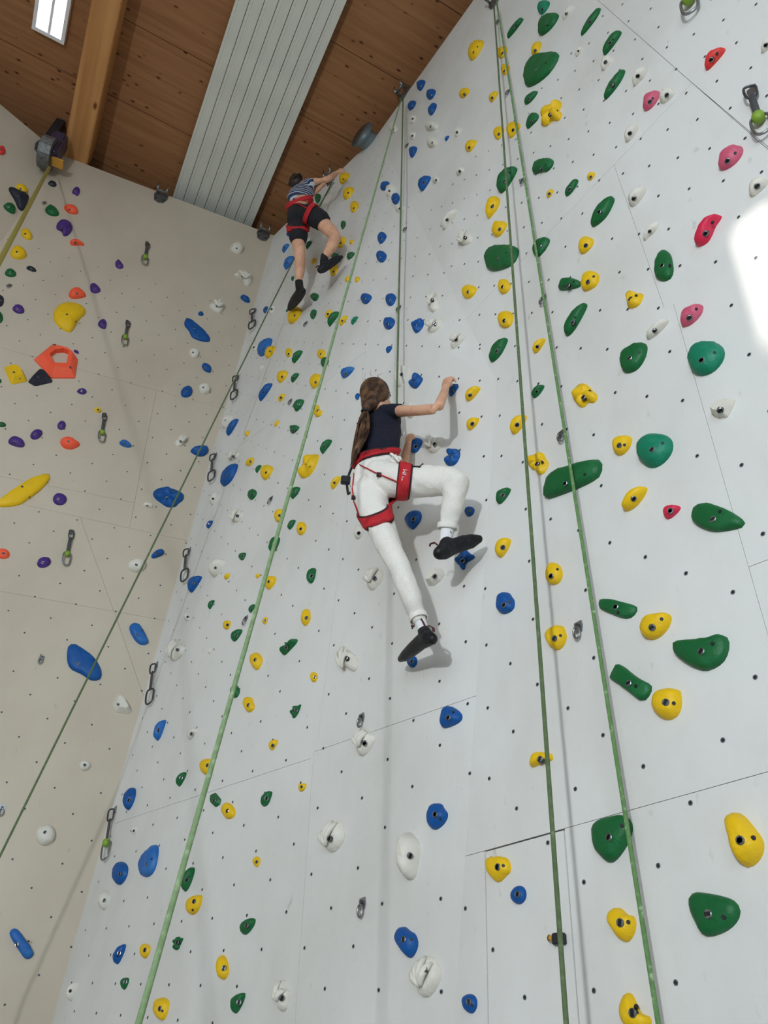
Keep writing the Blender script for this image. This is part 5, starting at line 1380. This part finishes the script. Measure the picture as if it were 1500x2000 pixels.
ringloft(bm, Bf.secs([(579, 428, 0.362, 19, 17), (582, 450, 0.345, 19, 17), (583, 464, 0.335, 18.5)]), cx_)
ringloft(bm, Bf.secs([(602, 417, 0.345, 20, 18), (618, 425, 0.30, 20), (627, 431, 0.27, 19)]), cx_)
sme = remesh(bm, 0.011, 3, (0.006, 16, 0.6)); Bf.add('shorts', sme, M['shorts']); ST = bvh2(sme, bsh.data)
hb = Bf.add('harness', (lambda b_: (ringloft(b_, [(Bf.P(612, 405, 0.24), 0.012, 0.012), (Bf.P(616, 410, 0.19), 0.010, 0.010)], UQ, 8), mesh_bm(b_, True))[1])(bmesh.new()), M['red']); hb['label'] = 'red climbing harness'
c = Bf.P(585, 397, 0.335)
band(Bf, 'waist_belt', c, img_axis(585, 397, -0.33, -0.94, 0.30), cx_, Bf.r(c, 25), Bf.r(c, 17), 0.020, 0.016, M['red'], hb, bvh_=ST, lift=0.008)
for (x, y, o1, dx, dy, kap) in ((580, 446, 0.347, 0.05, 1, 0.05), (606, 419, 0.335, 0.89, 0.46, -0.22)):
    c = Bf.P(x, y, o1); band(Bf, 'leg_loop', c, img_axis(x, y, dx, dy, kap), cx_, Bf.r(c, 19.5), Bf.r(c, 19.5), 0.026, 0.012, M['red'], hb, bvh_=ST, lift=0.006)
pts = [q for q in (hit_from_cam(ST, x, y, 0.015) for x, y in ((574, 399), (582, 398), (590, 402), (600, 407))) if q is not None]
if len(pts) > 1: Bf.tube('rear_strap', pts, 0.009, M['red'], parent=hb, flat=0.5)
shoe(Bf, [(626, 527, 0.20, 6), (630, 524, 0.19, 7.5), (642, 517, 0.16, 7.2), (653, 509, 0.13, 7), (662, 504, 0.11, 5.5), (667, 502, 0.10, 3)], [(631, 520, 0.19, 7.5), (632, 514, 0.19, 7.5)], [(634, 501, 0.19, 8), (632, 514, 0.19, 8)],
     [[(628, 521, 0.20), (622, 519, 0.21), (617, 522, 0.215)]], M['shorts'])
shoe(Bf, [(592, 568, 0.165, 5), (588, 570, 0.16, 8.5), (582, 579, 0.14, 9), (576, 587, 0.12, 8.5), (570, 596, 0.10, 7), (566, 602, 0.09, 4.5)], [(586, 566, 0.165, 8.5), (585, 560, 0.168, 8)], [(584, 551, 0.18, 8), (585, 562, 0.168, 8)], [], M['shorts'])
bm = bmesh.new(); ellipsoid(bm, bc + g2 * (0.12 * bR) - f2 * (0.14 * bR), [s2 * (bR * 1.05), f2 * (bR * 1.05), g2 * (bR * 1.12)])
for i in range(60):
    a, b_ = rh.uniform(0, 6.28), rh.uniform(0.2, 1.9); d = g2 * math.cos(b_) + (s2 * math.cos(a) + f2 * math.sin(a)) * math.sin(b_)
    if d.dot(f2) > 0.5: continue
    p = bc + d * (bR * 1.08); bm_tube(bm, [p - d * 0.01, p + d * 0.012 - g2 * 0.01, p + d * 0.015 - g2 * 0.03], [0.012, 0.009, 0.003], 5)
Bf.add('hair', mesh_bm(bm, True), M['dhair'])

bpy.data.scenes.remove(TMP)
